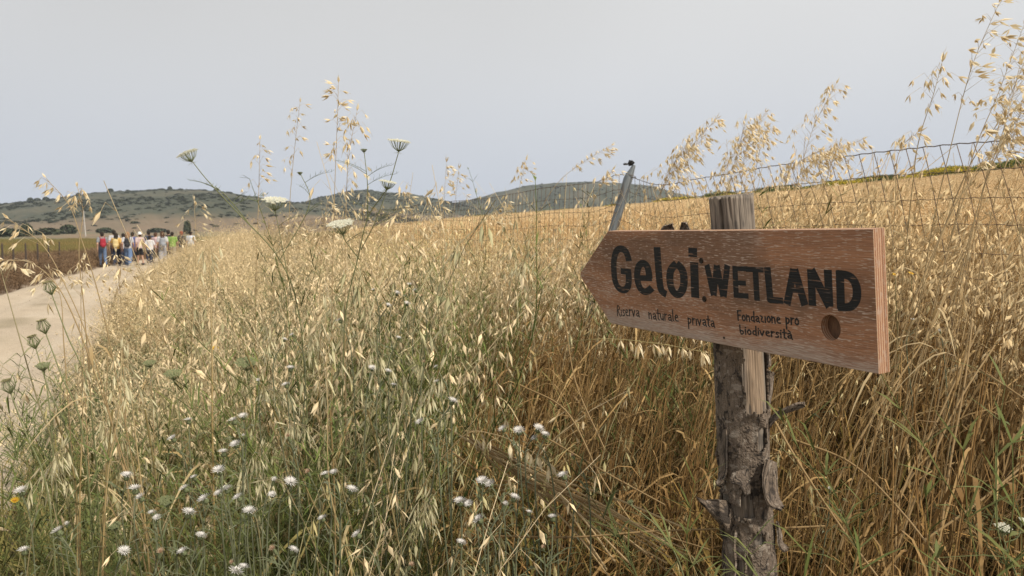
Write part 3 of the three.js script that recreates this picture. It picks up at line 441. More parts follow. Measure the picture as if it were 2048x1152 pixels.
// ------------------------------------------------------------------ the signpost
const signBase = onLand(V(0.475, 0, -1.50));
const sign = thing('wooden_signpost', 'brown wooden arrow sign reading Geloi Wetland on a bark covered log post', 'signpost', signBase);
const rel = (v) => v.clone().sub(signBase);
const UPB = V(0, 1, 0), BAX = V(0.39735, 0, 0.91767);
{ // the board: its plane stands upright along BAX and leans a little towards the track
  const n0 = V(-0.91767, 0, 0.39735), up = V(0, 1, 0).addScaledVector(n0, 0.085).normalize(), nn = BAX.clone().cross(up).normalize(); if (nn.z < 0) nn.negate();
  const LT = V(0.21195, 1.49793, -1.75446);
  // board outline in metres: x along the board, y up
  const T = 0.0225, hx = 0.639, hy = -0.148, hr = 0.0205;
  const out = () => { const s = new THREE.Shape(); s.moveTo(0, -0.006); s.lineTo(0.36, -0.0035); s.lineTo(0.7215, 0); s.lineTo(0.7245, -0.2045); s.lineTo(0.36, -0.210); s.lineTo(-0.013, -0.2155); s.lineTo(-0.1405, -0.118); s.quadraticCurveTo(-0.145, -0.112, -0.141, -0.106); s.closePath(); return s; };
  const front = out(), hole = new THREE.Path(); hole.absarc(hx, hy, hr, 0, Math.PI * 2, true); front.holes.push(hole);
  const opt = { bevelEnabled: true, bevelThickness: 0.0012, bevelSize: 0.0012, bevelOffset: -0.0012, bevelSegments: 2, curveSegments: 40 };
  const gf = new THREE.ExtrudeGeometry(front, { ...opt, depth: 0.0145 }), gb = new THREE.ExtrudeGeometry(out(), { ...opt, depth: T - 0.0145 - 0.004, bevelThickness: 0.0008 });
  gf.translate(0, 0, -0.0157); gb.translate(0, 0, -T + 0.0008);
  // texture: 2400 x 600 on 0.88 x 0.22 m
  const W = 2048, H = 512, X0 = -0.15, MX = 0.88, Y0 = -0.22, MY = 0.225;
  const cv = document.createElement('canvas'); cv.width = W; cv.height = H; const g = cv.getContext('2d'), im = g.createImageData(W, H);
  for (let j = 0; j < H; j++) for (let i = 0; i < W; i++) {
    const x = X0 + i / W * MX, y = Y0 + (1 - j / H) * MY, wv = 0.004 * (noise(x * 9, y * 12, 2) - 0.5) * 2 + 0.003 * noise(x * 30, y * 20, 6);
    const yy = y + wv, fib = noise(x * 28, yy * 900, 1), fib2 = noise(x * 60, yy * 420, 3), band = fbm(x * 3, yy * 60, 8, 3), pore = noise(x * 150, yy * 1500, 5), blot = fbm(x * 7 + 3, y * 16, 12, 4);
    let c = mixc([0.185, 0.076, 0.033], [0.365, 0.168, 0.080], clamp(0.15 + 0.45 * band + 0.4 * fib2));
    c = scl(c, 0.82 + 0.30 * fib);
    c = mixc(c, [0.20, 0.15, 0.115], 0.16);
    c = scl(c, 0.80 + 0.34 * sstep(0.25, 0.7, fbm(x * 2.2 + 1, yy * 26, 40, 3)));
    c = mixc(c, [0.10, 0.062, 0.040], 0.55 * sstep(0.60, 0.78, fbm(x * 5 + 8, y * 10, 44, 4)));
    // worn, bleached streaks: more along the lower edge, round the arrow tip and in rubbed patches
    const low = sstep(-0.168, -0.21, y + 0.012 * (blot - 0.5) * 4), tip = sstep(0.02, -0.12, x), rub = sstep(0.56, 0.72, blot);
    const st = sstep(0.74 - 0.22 * low - 0.14 * tip - 0.15 * rub, 0.92 - 0.12 * low, 0.5 * pore + 0.5 * noise(x * 85, yy * 900, 9) + 0.12);
    c = mixc(c, [0.52, 0.41, 0.33], clamp(0.7 * st));
    c = mixc(c, mixc([0.27, 0.21, 0.175], [0.45, 0.37, 0.31], fib), 0.85 * low * (0.5 + 0.5 * fib2) + 0.2 * rub * fib);
    const o = 4 * (j * W + i); im.data[o] = srgb8(c[0]); im.data[o + 1] = srgb8(c[1]); im.data[o + 2] = srgb8(c[2]); im.data[o + 3] = 255;
  }
  g.putImageData(im, 0, 0);
  // painted lettering, laid out in millimetres on the board
  const ink = document.createElement('canvas'); ink.width = W; ink.height = H; const k = ink.getContext('2d'), sx = W / (MX * 1000), sy = H / (MY * 1000), X = (mm) => (mm - X0 * 1000) * sx, Y = (mm) => H - (mm - Y0 * 1000) * sy;
  k.lineJoin = 'round'; k.lineCap = 'butt'; k.strokeStyle = k.fillStyle = '#000';
  const pen = (pts, w, squash, smooth, cap = 'butt') => { k.save(); k.translate(0, 0); k.lineCap = cap; k.scale(1, squash); k.lineWidth = w * sx; k.beginPath(); const q = pts.map(([x, y]) => [X(x), Y(y) / squash]); k.moveTo(...q[0]); if (smooth) { for (let i = 1; i < q.length - 1; i++) { const m = [(q[i][0] + q[i + 1][0]) / 2, (q[i][1] + q[i + 1][1]) / 2]; k.quadraticCurveTo(...q[i], ...(i === q.length - 2 ? q[i + 1] : m)); } } else q.slice(1).forEach((p) => k.lineTo(...p)); k.stroke(); k.restore(); };
  const B = 24, q1 = 0.58, S = 15.5, q2 = 0.66;
  pen([[81, -70], [77, -52], [56, -42], [32, -47], [18, -69], [15, -96], [18, -120], [34, -134], [56, -135], [72, -126], [77, -108], [76, -92]], B, q1, true); pen([[45, -93], [87, -93]], 21, 0.6, false);
  pen([[108, -104], [165, -102]], 19, 0.6, false); pen([[156, -103], [156, -82], [140, -70], [119, -76], [109, -95], [111, -117], [124, -131], [146, -132], [164, -121]], B, q1, true);
  pen([[190, -37], [191, -87], [193, -117], [199, -128], [214, -131]], B, q1, true);
  pen([[254, -68], [234, -77], [227, -99], [232, -121], [251, -131], [270, -119], [277, -97], [272, -75], [254, -68]], B, q1, true);
  pen([[308, -36], [307, -53]], 27, 0.6, false); pen([[310, -63], [308, -130]], 25, 0.6, false);
  pen([[348, -66], [363, -121]], S, 1); pen([[376, -66], [364, -121]], S, 1); pen([[377, -66], [390, -121]], S, 1); pen([[406, -64], [392, -121]], S, 1);
  pen([[426, -65], [426, -120]], 14, 1); pen([[419, -69], [459, -68]], 8.5, 1); pen([[427, -94], [453, -93]], 8.5, 1); pen([[420, -116], [458, -115]], 9, 1);
  pen([[454, -69], [498, -68]], 8.5, 1); pen([[478, -68], [479, -121]], 14, 1);
  pen([[507, -63], [511, -117], [541, -116]], S, q2);
  pen([[549, -121], [567, -64]], S, 1); pen([[569, -64], [588, -119]], S, 1); pen([[555, -97], [580, -96]], 8.5, 1); pen([[560, -67], [576, -67]], 8, 1);
  pen([[604, -118], [603, -62]], S, 1); pen([[604, -63], [638, -116]], S, 1); pen([[638, -116], [637, -61]], S, 1);
  pen([[660, -61], [660, -118]], S, 1); pen([[654, -66], [672, -66], [684, -71], [691, -84], [690, -100], [683, -110], [672, -115], [654, -115]], S, 0.75, true);
  // small handwriting, one pen stroke at a time
  const G = {
    R: [[[0, 0], [0, 1.6], [0.45, 1.6], [0.6, 1.25], [0.45, 0.95], [0.05, 0.9], [0.7, 0]]], F: [[[0.1, 0], [0.05, 1.6]], [[0, 1.55], [0.7, 1.65]], [[0.05, 0.85], [0.55, 0.9]]],
    a: [[[0.1, 0.8], [0.4, 1], [0.6, 0.8], [0.6, 0.1], [0.75, -0.02]], [[0.6, 0.55], [0.25, 0.55], [0.08, 0.25], [0.3, 0], [0.6, 0.2]]], b: [[[0.05, 1.7], [0.05, 0.05], [0.45, 0], [0.65, 0.4], [0.45, 0.8], [0.08, 0.6]]],
    d: [[[0.6, 1.7], [0.6, 0], [0.7, 0]], [[0.6, 0.75], [0.25, 0.9], [0.05, 0.45], [0.25, 0], [0.6, 0.2]]], e: [[[0.08, 0.5], [0.6, 0.58], [0.5, 0.95], [0.2, 0.95], [0.05, 0.45], [0.25, 0], [0.65, 0.1]]], i: [[[0.1, 0.9], [0.12, 0]]], j: [[[0.1, 0.9], [0.12, 0]], [[0.12, 1.25], [0.14, 1.35]]],
    l: [[[0.1, 1.7], [0.12, 0.1], [0.28, 0]]], n: [[[0.05, 1], [0.08, 0]], [[0.08, 0.65], [0.35, 0.98], [0.58, 0.7], [0.6, 0]]], o: [[[0.35, 1], [0.08, 0.75], [0.08, 0.25], [0.35, 0], [0.62, 0.25], [0.62, 0.75], [0.35, 1]]],
    p: [[[0.05, 1], [0.1, -0.75]], [[0.07, 0.8], [0.4, 1], [0.62, 0.6], [0.4, 0.1], [0.1, 0.15]]], r: [[[0.05, 1], [0.08, 0]], [[0.08, 0.6], [0.28, 0.95], [0.5, 0.95]]], s: [[[0.5, 0.9], [0.2, 1], [0.08, 0.72], [0.45, 0.4], [0.4, 0.05], [0.05, 0.05]]],
    t: [[[0.25, 1.6], [0.25, 0.1], [0.5, 0]], [[0, 1], [0.55, 1.02]]], u: [[[0.05, 0.95], [0.1, 0.15], [0.4, 0], [0.58, 0.25], [0.6, 0.95]], [[0.6, 0.4], [0.65, 0]]], v: [[[0, 0.95], [0.3, 0], [0.6, 0.95]]], z: [[[0.05, 0.95], [0.6, 0.95], [0.05, 0.02], [0.65, 0.02]]],
  };
  G['à'] = [...G.a, [[0.2, 1.45], [0.45, 1.2]]];
  const wide = (ch) => (ch === 'i' || ch === 'j' ? 0.38 : ch === 'l' ? 0.45 : ch === 't' ? 0.66 : ch === 's' || ch === 'r' ? 0.68 : 0.86);
  const hr2 = RNG(9);
  const write = (word, x0, y0, x1, y1, xh, w) => { const tot = [...word].reduce((a, c) => a + wide(c), 0); let u = 0; for (const ch of word) { const k0 = (x1 - x0) / tot, bx = x0 + u * k0, by = lerp(y0, y1, u / tot) + (hr2() - 0.5) * 0.9; for (const st of G[ch]) pen(st.map(([a, b]) => [bx + a * k0, by + b * xh]), w, 0.62, st.length > 3, 'round'); u += wide(ch); } };
  write('Riserva', 19, -194, 112, -186, 14.5, 3.6); write('naturale', 145, -187.5, 253, -181, 13, 3.6); write('privata', 281, -183, 364, -179.5, 12, 3.6);
  write('Fondazione', 427, -160, 535, -153, 10.5, 3.6); write('pro', 545, -153.5, 576, -151, 10.5, 3.6); write('bjodjversjtà', 431, -183, 560, -175.5, 9, 3.6);
  const lay = k.getImageData(0, 0, W, H).data, base = g.getImageData(0, 0, W, H);
  for (let j = 0; j < H; j++) for (let i = 0; i < W; i++) { const o = 4 * (j * W + i), a = lay[o + 3] / 255; if (!a) continue; const x = X0 + i / W * MX, y = Y0 + (1 - j / H) * MY, wear = sstep(0.70, 0.88, 0.55 * noise(x * 60, y * 1100, 21) + 0.45 * noise(x * 30, y * 500, 23) + 0.05), t = a * (1 - 0.8 * wear), v = [6, 6, 7]; for (let q = 0; q < 3; q++) base.data[o + q] = lerp(base.data[o + q], v[q] + 14 * noise(x * 80, y * 900, 31), t); }
  g.putImageData(base, 0, 0);
  const map = new THREE.CanvasTexture(cv); map.colorSpace = THREE.SRGBColorSpace; map.magFilter = THREE.LinearFilter;
  const bump = tex(1024, 512, (u, v) => { const x = X0 + u * MX, y = Y0 + v * MY; return 0.5 * noise(x * 30, y * 900, 1) + 0.3 * noise(x * 60, y * 420, 3) + 0.2 * noise(x * 95, y * 1500, 5); }, false, false);
  const uvs = (geo) => { const p = geo.attributes.position, uv = geo.attributes.uv; for (let i = 0; i < p.count; i++) uv.setXY(i, (p.getX(i) - X0) / MX, (p.getY(i) - Y0) / MY); };
  // side faces show the plies: split them off by their normal
  const split = (geo) => { const q = geo.toNonIndexed(); q.computeVertexNormals(); const P = q.attributes.position, N = q.attributes.normal, f = [], e = []; for (let i = 0; i < P.count; i += 3) { (Math.abs(N.getZ(i)) > 0.8 ? f : e).push(i, i + 1, i + 2); } const pick = (L, ply) => { const r = new THREE.BufferGeometry(), pp = [], uu = []; for (const i of L) { pp.push(P.getX(i), P.getY(i), P.getZ(i)); if (ply) uu.push((P.getX(i) + P.getY(i)) * 4, (P.getZ(i) + T) / T); else uu.push((P.getX(i) - X0) / MX, (P.getY(i) - Y0) / MY); } r.setAttribute('position', new THREE.Float32BufferAttribute(pp, 3)); r.setAttribute('uv', new THREE.Float32BufferAttribute(uu, 2)); r.computeVertexNormals(); return r; }; return [pick(f, false), pick(e, true)]; };
  const [f1, e1] = split(gf), [f2, e2] = split(gb);
  const ply = tex(512, 128, (u, v) => { const L = v * 11, i = Math.floor(L), t = L - i, edge = sstep(0.0, 0.16, t) * sstep(1, 0.84, t), n = noise(u * 260, v * 60, 4), m = noise(u * 40, v * 9, 7); let c = i % 2 ? mixc([0.22, 0.095, 0.046], [0.32, 0.148, 0.076], n) : mixc([0.37, 0.22, 0.128], [0.49, 0.325, 0.21], n); c = mixc(scl(c, 0.62), c, edge); return mixc(c, [0.42, 0.34, 0.28], 0.35 * sstep(0.6, 0.85, m)); }, true, false); ply.wrapS = THREE.RepeatWrapping;
  const bg = new THREE.Group(); bg.name = 'board'; sign.add(bg);
  bg.position.copy(rel(LT)); bg.quaternion.setFromRotationMatrix(new THREE.Matrix4().makeBasis(BAX, up, nn));
  const faceMat = std({ map, bumpMap: bump, bumpScale: 0.0009, roughness: 0.78 }), plyMat = std({ map: ply, roughness: 0.85 });
  part('painted_face', mergeGeometries([f1, f2]), faceMat, bg); part('ply_edge', mergeGeometries([e1, e2]), plyMat, bg);
  for (const [x, y] of [[0.333, -0.059], [0.3365, -0.130]]) { // screws set in dark countersinks
    const s = new THREE.Group(); s.name = 'screw'; bg.add(s); s.position.set(x, y, 0.0008);
    const head = new THREE.LatheGeometry([[0.0001, 0.0006], [0.0028, 0.0006], [0.0046, 0.0016], [0.0052, 0.0012], [0.0056, 0]].map(([a, b]) => new THREE.Vector2(a, b)), 24).rotateX(Math.PI / 2);
    const bar = (r) => new THREE.BoxGeometry(0.0052, 0.0011, 0.0004).translate(0, 0, 0.0009).rotateZ(r);
    const m = new THREE.Mesh(mergeGeometries([head.toNonIndexed(), ...[0.4, 0.4 + Math.PI / 2].map((r) => bar(r).toNonIndexed())]), std({ color: lin(0.035, 0.026, 0.02), roughness: 0.5, metalness: 0.6 })); m.name = 'screw_head'; m.castShadow = m.receiveShadow = true; s.add(m);
  }
  { const m = new THREE.Mesh(new THREE.CircleGeometry(hr - 0.0004, 40), std({ map: withRepeat(tex(128, 128, (u, v) => { const f = noise(u * 40, v * 7, 3, 40, 7), b = noise(u * 6, v * 4, 4, 6, 4); return scl([0.135, 0.072, 0.040], 0.55 + 0.5 * f + 0.3 * b); }), 1, 1), roughness: 0.9 })); m.name = 'recess_floor'; m.position.set(hx, hy, -0.0152); m.receiveShadow = true; bg.add(m); }  // hole floor: dark stained wood, its colour also deepened to paint in recess shade
  // a smaller nail hole filled with dark rust
  { const m = new THREE.Mesh(new THREE.CylinderGeometry(0.0022, 0.0016, 0.001, 14).rotateX(Math.PI / 2), std({ color: lin(0.02, 0.015, 0.012) })); m.name = 'nail'; m.position.set(0.388, -0.196, 0.0006); bg.add(m); }
}
{ // the log post
  const topP = at(1454, 392, 1.485), low = at(1511, 1152, 1.52), dirP = topP.clone().sub(low).normalize(), baseP = low.clone().addScaledVector(dirP, -(low.y - signBase.y + 0.25) / dirP.y);
  const Ht = topP.y, H0 = baseP.y, axisAt = (h) => { const t = (h - H0) / (Ht - H0); return rel(baseP.clone().lerp(topP, t).add(V(0.006 * Math.sin(h * 5.2), 0, 0.004 * Math.cos(h * 4)))); };
  const toCam = V(0, 0, 0).sub(V(0.475, 0, -1.5)); toCam.y = 0; toCam.normalize(); const rightV = V(-toCam.z, 0, toCam.x).negate(); if (rightV.x < 0) rightV.negate();
  const radial = (an) => toCam.clone().multiplyScalar(Math.cos(an)).addScaledVector(rightV, Math.sin(an)); // an = 0 faces the path, plus = towards the fence
  const R0 = (h, an) => 0.0420 * (1 + 0.05 * (noise(h * 9, Math.cos(an) * 1.5 + 5, Math.sin(an) * 1.5 + 5) - 0.5) + 0.05 * Math.sin(h * 11 + 1) + 0.05 * Math.exp(-(((h - 1.13) / 0.05) ** 2)) * Math.max(0, Math.sin(an))) + (h < 1.0 ? 0.002 : 0);
  const RD = Math.PI / 180, jag = (h, k) => 22 * (fbm(h * 22, k, 3, 3) - 0.5);
  function barkMask(h, an) { // true where bark still clings
    const d = an / RD;
    if (h > 1.40 + 0.02 * noise(d * 0.1, 2)) return false;
    if (Math.abs(d) > 128) return h < 1.33;
    if (h > 1.155 + 0.0012 * jag(d * 0.04, 9) && d > 12 + jag(h * 0.5, 1) * 1.3 + jag(h * 2.2, 11) * 0.6 && d < 78) return false;              // the long bare strip
    if (d > -12 + jag(h, 2) * 0.4 && d < 14 + jag(h, 3) * 0.5 && h > 0.955 && h < 1.005 + 0.002 * jag(d * 0.06, 4)) return false;
    if (d < -38 + jag(h, 5) * 0.6 && d > -74 && h > 0.885 && h < 0.995) return false;
    if (d > -40 && d < -4 && h > 0.955 + 0.001 * jag(d * 0.05, 6) && h < 0.978) return false;
    if (d > 6 + jag(h, 8) * 0.4 && d < 40 && h > 0.905 && h < 0.925 + 0.001 * jag(d * 0.05, 6)) return false;
    if (d > -34 + jag(h, 7) && d < -14 && h < 0.875 && h > 0.79) return false;
    return fbm(h * 16, d * 0.025 + 4, 7, 3) < 0.73;
  }
  const woodTex = tex(512, 512, (u, v) => { const f = noise(u * 150, v * 9, 1, 150, 9), f2 = noise(u * 60, v * 5, 2, 60, 5), st = noise(u * 220, v * 30, 4, 220, 30), m = noise(u * 8, v * 5, 6, 8, 5), d = noise(u * 36, v * 16, 8, 36, 16); let c = mixc([0.10, 0.082, 0.066], [0.31, 0.258, 0.205], clamp(0.05 + 0.5 * f + 0.4 * f2)); c = mixc(c, [0.27, 0.17, 0.09], 0.5 * sstep(0.52, 0.8, m)); c = scl(c, 0.65 + 0.5 * st); return mixc(c, [0.07, 0.06, 0.052], 0.7 * sstep(0.62, 0.8, d)); });
  const woodBump = tex(512, 512, (u, v) => 0.6 * noise(u * 150, v * 9, 1, 150, 9) + 0.4 * noise(u * 60, v * 5, 2, 60, 5), false);
  const ragged = (u, v) => noise(u * 8, v * 6, 3, 8, 6) * 0.5 + noise(u * 24, v * 22, 1, 24, 22) * 0.3 + noise(u * 64, v * 60, 2, 64, 60) * 0.2;
  const barkTex = tex(1024, 1024, (u, v) => { const r = ragged(u, v), g = noise(u * 200, v * 170, 2, 200, 170), s = noise(u * 110, v * 26, 5, 110, 26), l = noise(u * 30, v * 34, 9, 30, 34); const fz = Math.abs(noise(u * 34 + 2 * noise(u * 9, v * 7, 8, 9, 7), v * 7, 12, 0, 7) - 0.5) * 2; let c = mixc([0.075, 0.055, 0.039], [0.20, 0.152, 0.112], clamp(0.4 * g + 0.6 * s)); c = mixc([0.024, 0.018, 0.013], c, sstep(0.015, 0.11, fz)); c = mixc(c, [0.020, 0.015, 0.012], 0.85 * sstep(0.58, 0.68, r)); return mixc(c, [0.27, 0.225, 0.18], 0.75 * sstep(0.58, 0.8, l) * sstep(0.5, 0.4, r)); });
  const barkBump = tex(1024, 1024, (u, v) => { const r = ragged(u, v); return 0.5 * sstep(0.64, 0.5, r) + 0.25 * noise(u * 200, v * 170, 2, 200, 170) + 0.25 * noise(u * 40, v * 44, 7, 40, 44); }, false);
  const woodMat = std({ map: woodTex, bumpMap: woodBump, bumpScale: 0.003, roughness: 0.9 }), barkMat = std({ map: barkTex, bumpMap: barkBump, bumpScale: 0.004, roughness: 0.95 });
  // bare core with drying cracks
  const crack = (h, an) => { const d = an / RD; const c = (d0, h0, h1, dep, w) => dep * Math.exp(-(((d - d0 - 3 * Math.sin(h * 14)) / w) ** 2)) * sstep(h0, h0 + 0.04, h) * sstep(h1 + 0.01, h1 - 0.005, h); return c(-56, 1.44, 2, 0.006, 4.5) + c(-30, 1.42, 2, 0.012, 3.2) + c(-4, 1.50, 2, 0.003, 2.5) + c(24, 1.52, 2, 0.002, 2.5) + c(3, 0.93, 1.02, 0.005, 2.2) + c(62, 1.3, 2, 0.004, 3); };
  const NA = 192, NH = 230, p = [], uv = [], ix = [];
  for (let j = 0; j <= NH; j++) for (let i = 0; i <= NA; i++) { const h = lerp(H0, Ht + 0.004 * 0, j / NH), an = -Math.PI + i / NA * 2 * Math.PI, r = R0(h, an) - crack(h, an) + 0.0008 * (noise(Math.cos(an) * 30, Math.sin(an) * 30, h * 20) - 0.5), top = j === NH ? 0.006 * (noise(i * 0.12, 3) - 0.5) - 0.004 * Math.cos(an + 1.2) : 0, q = axisAt(h).addScaledVector(radial(an), r); p.push(q.x, q.y + top, q.z); uv.push(i / NA * 1.0, h * 2.2); }
  for (let j = 0; j < NH; j++) for (let i = 0; i < NA; i++) { const W = NA + 1, q = j * W + i; ix.push(q, q + W, q + 1, q + 1, q + W, q + W + 1); }
  const cI = p.length / 3, cc = axisAt(Ht); p.push(cc.x, cc.y + 0.002, cc.z); uv.push(0.5, 0.2); for (let i = 0; i < NA; i++) ix.push(NH * (NA + 1) + i, cI, NH * (NA + 1) + i + 1);
  const core = new THREE.BufferGeometry(); core.setAttribute('position', new THREE.Float32BufferAttribute(p, 3)); core.setAttribute('uv', new THREE.Float32BufferAttribute(uv, 2)); core.setIndex(ix); core.computeVertexNormals();
  const post = part('post', core, woodMat, sign); woodMat.side = THREE.DoubleSide;
  // bark sleeve: kept cells only, edges lifted and curled away
  const BA = 150, BH = 260, hLo = H0 + 0.02, hHi = 1.345, keep = [], blur = [];
  for (let j = 0; j <= BH; j++) for (let i = 0; i <= BA; i++) keep.push(barkMask(lerp(hLo, hHi, j / BH), -Math.PI + i / BA * 2 * Math.PI) ? 1 : 0);
  for (let j = 0; j <= BH; j++) for (let i = 0; i <= BA; i++) { let s = 0, n = 0; for (let b = -5; b <= 5; b++) for (let a = -3; a <= 3; a++) { const J = j + b; if (J < 0 || J > BH) continue; s += keep[J * (BA + 1) + ((i + a + BA) % BA)]; n++; } blur.push(s / n); }
  const bp = [], bu = [], bi = [], vid = (j, i, o) => ((j * (BA + 1) + i) * 2 + o);
  for (let j = 0; j <= BH; j++) for (let i = 0; i <= BA; i++) { const h = lerp(hLo, hHi, j / BH), an = -Math.PI + i / BA * 2 * Math.PI, e = 1 - blur[j * (BA + 1) + i], lift = 0.0125 * Math.pow(clamp(e * 1.35), 2.2) * noise(h * 14, an * 3, 4) * 1.7, rough = 0.0020 * (fbm(Math.cos(an) * 6 + 9, Math.sin(an) * 6 + 9, h * 38, 3) - 0.4) + 0.0028 * Math.pow(noise(Math.cos(an) * 4 + 3, Math.sin(an) * 4, h * 26), 3), r = R0(h, an) + 0.0012 + lift; for (const o of [0.0032 + rough, 0]) { const q = axisAt(h).addScaledVector(radial(an), r + o); bp.push(q.x, q.y, q.z); bu.push(i / BA * 1.4, h * 4.6); } }
  const has = (j, i) => j >= 0 && j < BH && keep[j * (BA + 1) + ((i + BA) % BA)];
  for (let j = 0; j < BH; j++) for (let i = 0; i < BA; i++) if (has(j, i)) {
    const a = vid(j, i, 0), b = vid(j, i + 1, 0), c = vid(j + 1, i, 0), d = vid(j + 1, i + 1, 0); bi.push(a, c, b, b, c, d, a + 1, b + 1, c + 1, b + 1, d + 1, c + 1);
    if (!has(j, i - 1)) bi.push(a, a + 1, c, a + 1, c + 1, c); if (!has(j, i + 1)) bi.push(b, d, b + 1, b + 1, d, d + 1); if (!has(j - 1, i)) bi.push(a, b, a + 1, b, b + 1, a + 1); if (!has(j + 1, i)) bi.push(c, c + 1, d, d, c + 1, d + 1);
  }
  const bk = new THREE.BufferGeometry(); bk.setAttribute('position', new THREE.Float32BufferAttribute(bp, 3)); bk.setAttribute('uv', new THREE.Float32BufferAttribute(bu, 2)); bk.setIndex(bi); bk.computeVertexNormals(); barkMat.side = THREE.DoubleSide;
  part('bark', bk, barkMat, post);
  // loose flakes and the dead side shoot: curled plates with thickness
  function plate(name, rows, thick, mat, seed) { // rows: [left edge, right edge] points, root to tip
    const n = 12, m = 9, P = [], U = [], I = [], L = rows.map((r) => r[0]), Rr = rows.map((r) => r[1]), bow = rows.map((r) => r[2] || V(0, 0, 0)), cl = new THREE.CatmullRomCurve3(L), cr = new THREE.CatmullRomCurve3(Rr), cb = new THREE.CatmullRomCurve3(bow.map((b, i) => b.clone().add(V(0, i * 1e-5, 0))));
    for (let s = 0; s < 2; s++) for (let j = 0; j <= n; j++) for (let i = 0; i <= m; i++) { const t = j / n, u = i / m, ragged = 0.006 * (noise(j * 0.9, i < m / 2 ? 1 : 5, seed) - 0.5) * Math.abs(2 * u - 1), a = cl.getPoint(t), b = cr.getPoint(t), q = a.clone().lerp(b, u + ragged * 6).addScaledVector(cb.getPoint(t), 4 * u * (1 - u)); const nrm = b.clone().sub(a).cross(cl.getTangent(t)).normalize(); q.addScaledVector(nrm, (s ? -thick : thick) / 2 + 0.0018 * (noise(j * 0.8, i * 0.8, seed + s) - 0.5)); if (j === n) q.addScaledVector(cl.getTangent(1), 0.006 * (noise(i * 1.7, 2, seed) - 0.5)); q.sub(signBase); P.push(q.x, q.y, q.z); U.push(u * 0.2 + seed * 0.1, t * 0.35); }
    const W = m + 1, O = (n + 1) * W;
    for (let j = 0; j < n; j++) for (let i = 0; i < m; i++) { const q = j * W + i; I.push(q, q + 1, q + W, q + 1, q + W + 1, q + W, O + q, O + q + W, O + q + 1, O + q + 1, O + q + W, O + q + W + 1); }
    for (let j = 0; j < n; j++) for (const i of [0, m]) { const q = j * W + i; I.push(q, q + W, O + q, q + W, O + q + W, O + q); }
    for (let i = 0; i < m; i++) for (const j of [0, n]) { const q = j * W + i; I.push(q, O + q, q + 1, q + 1, O + q, O + q + 1); }
    const g = new THREE.BufferGeometry(); g.setAttribute('position', new THREE.Float32BufferAttribute(P, 3)); g.setAttribute('uv', new THREE.Float32BufferAttribute(U, 2)); g.setIndex(I); g.computeVertexNormals(); return part(name, g, mat, post);
  }
  const A3 = (x, y, d) => at(x, y, d);
  plate('dead_shoot', [[A3(1534, 842, 1.475), A3(1538, 858, 1.475)], [A3(1550, 826, 1.47), A3(1556, 836, 1.47)], [A3(1572, 816, 1.46), A3(1576, 824, 1.465)], [A3(1594, 807, 1.455), A3(1598, 817, 1.46)], [A3(1607, 806, 1.45), A3(1609, 812, 1.455)]], 0.005, barkMat, 2);
  plate('bark_flake', [[A3(1446, 860, 1.49), A3(1454, 858, 1.475)], [A3(1441, 900, 1.495), A3(1453, 905, 1.475)], [A3(1439, 935, 1.495), A3(1453, 945, 1.478)], [A3(1436, 958, 1.49), A3(1446, 962, 1.48)], [A3(1430, 966, 1.485), A3(1436, 972, 1.48)]], 0.004, barkMat, 3);
  plate('bark_flake', [[A3(1462, 1078, 1.50), A3(1466, 1005, 1.50), V(-0.004, 0, 0.012)], [A3(1443, 1052, 1.485), A3(1446, 1000, 1.49), V(-0.006, 0, 0.014)], [A3(1424, 1030, 1.475), A3(1425, 999, 1.48), V(-0.004, 0, 0.008)], [A3(1408, 1012, 1.465), A3(1408, 1000, 1.47)], [A3(1394, 998, 1.46), A3(1396, 994, 1.46)]], 0.005, barkMat, 4);
  plate('bark_flake', [[A3(1452, 1062, 1.505), A3(1474, 1050, 1.48)], [A3(1447, 1090, 1.51), A3(1470, 1090, 1.48)], [A3(1446, 1125, 1.51), A3(1472, 1130, 1.485)], [A3(1448, 1165, 1.515), A3(1470, 1170, 1.49)]], 0.006, barkMat, 5);
  plate('bark_flake', [[A3(1556, 1048, 1.51), A3(1554, 1042, 1.485)], [A3(1562, 1068, 1.51), A3(1556, 1070, 1.49)], [A3(1566, 1086, 1.505), A3(1558, 1092, 1.49)], [A3(1577, 1096, 1.50), A3(1569, 1106, 1.49)]], 0.004, barkMat, 6);
  plate('bark_flake', [[A3(1533, 690, 1.52), A3(1531, 690, 1.48)], [A3(1539, 715, 1.52), A3(1533, 718, 1.49)], [A3(1541, 730, 1.515), A3(1534, 734, 1.49)]], 0.005, barkMat, 7);
  plate('bark_flake', [[A3(1536, 826, 1.52), A3(1535, 826, 1.48)], [A3(1543, 780, 1.52), A3(1536, 790, 1.49)], [A3(1546, 755, 1.515), A3(1537, 752, 1.49)], [A3(1550, 746, 1.51), A3(1538, 742, 1.49)]], 0.004, barkMat, 8);
  plate('bark_flake', [[A3(1552, 925, 1.485), A3(1534, 918, 1.455)], [A3(1554, 955, 1.48), A3(1526, 950, 1.447)], [A3(1555, 985, 1.472), A3(1531, 996, 1.445)], [A3(1562, 1006, 1.462), A3(1540, 1013, 1.442)], [A3(1569, 1014, 1.455), A3(1560, 1020, 1.447)]], 0.004, barkMat, 9);
  plate('bark_flake', [[A3(1464, 945, 1.46), A3(1498, 938, 1.45)], [A3(1462, 965, 1.45), A3(1500, 955, 1.44)], [A3(1480, 972, 1.44), A3(1500, 968, 1.435)], [A3(1490, 992, 1.435), A3(1502, 985, 1.43)]], 0.003, barkMat, 10);
  // two dark scraps of bark that stick up behind the board
  plate('bark_flake', [[A3(1322, 500, 1.66), A3(1352, 500, 1.655)], [A3(1318, 474, 1.66), A3(1350, 470, 1.655)], [A3(1322, 459, 1.655), A3(1348, 456, 1.65)], [A3(1330, 450, 1.65), A3(1344, 448, 1.645)]], 0.010, barkMat, 11);
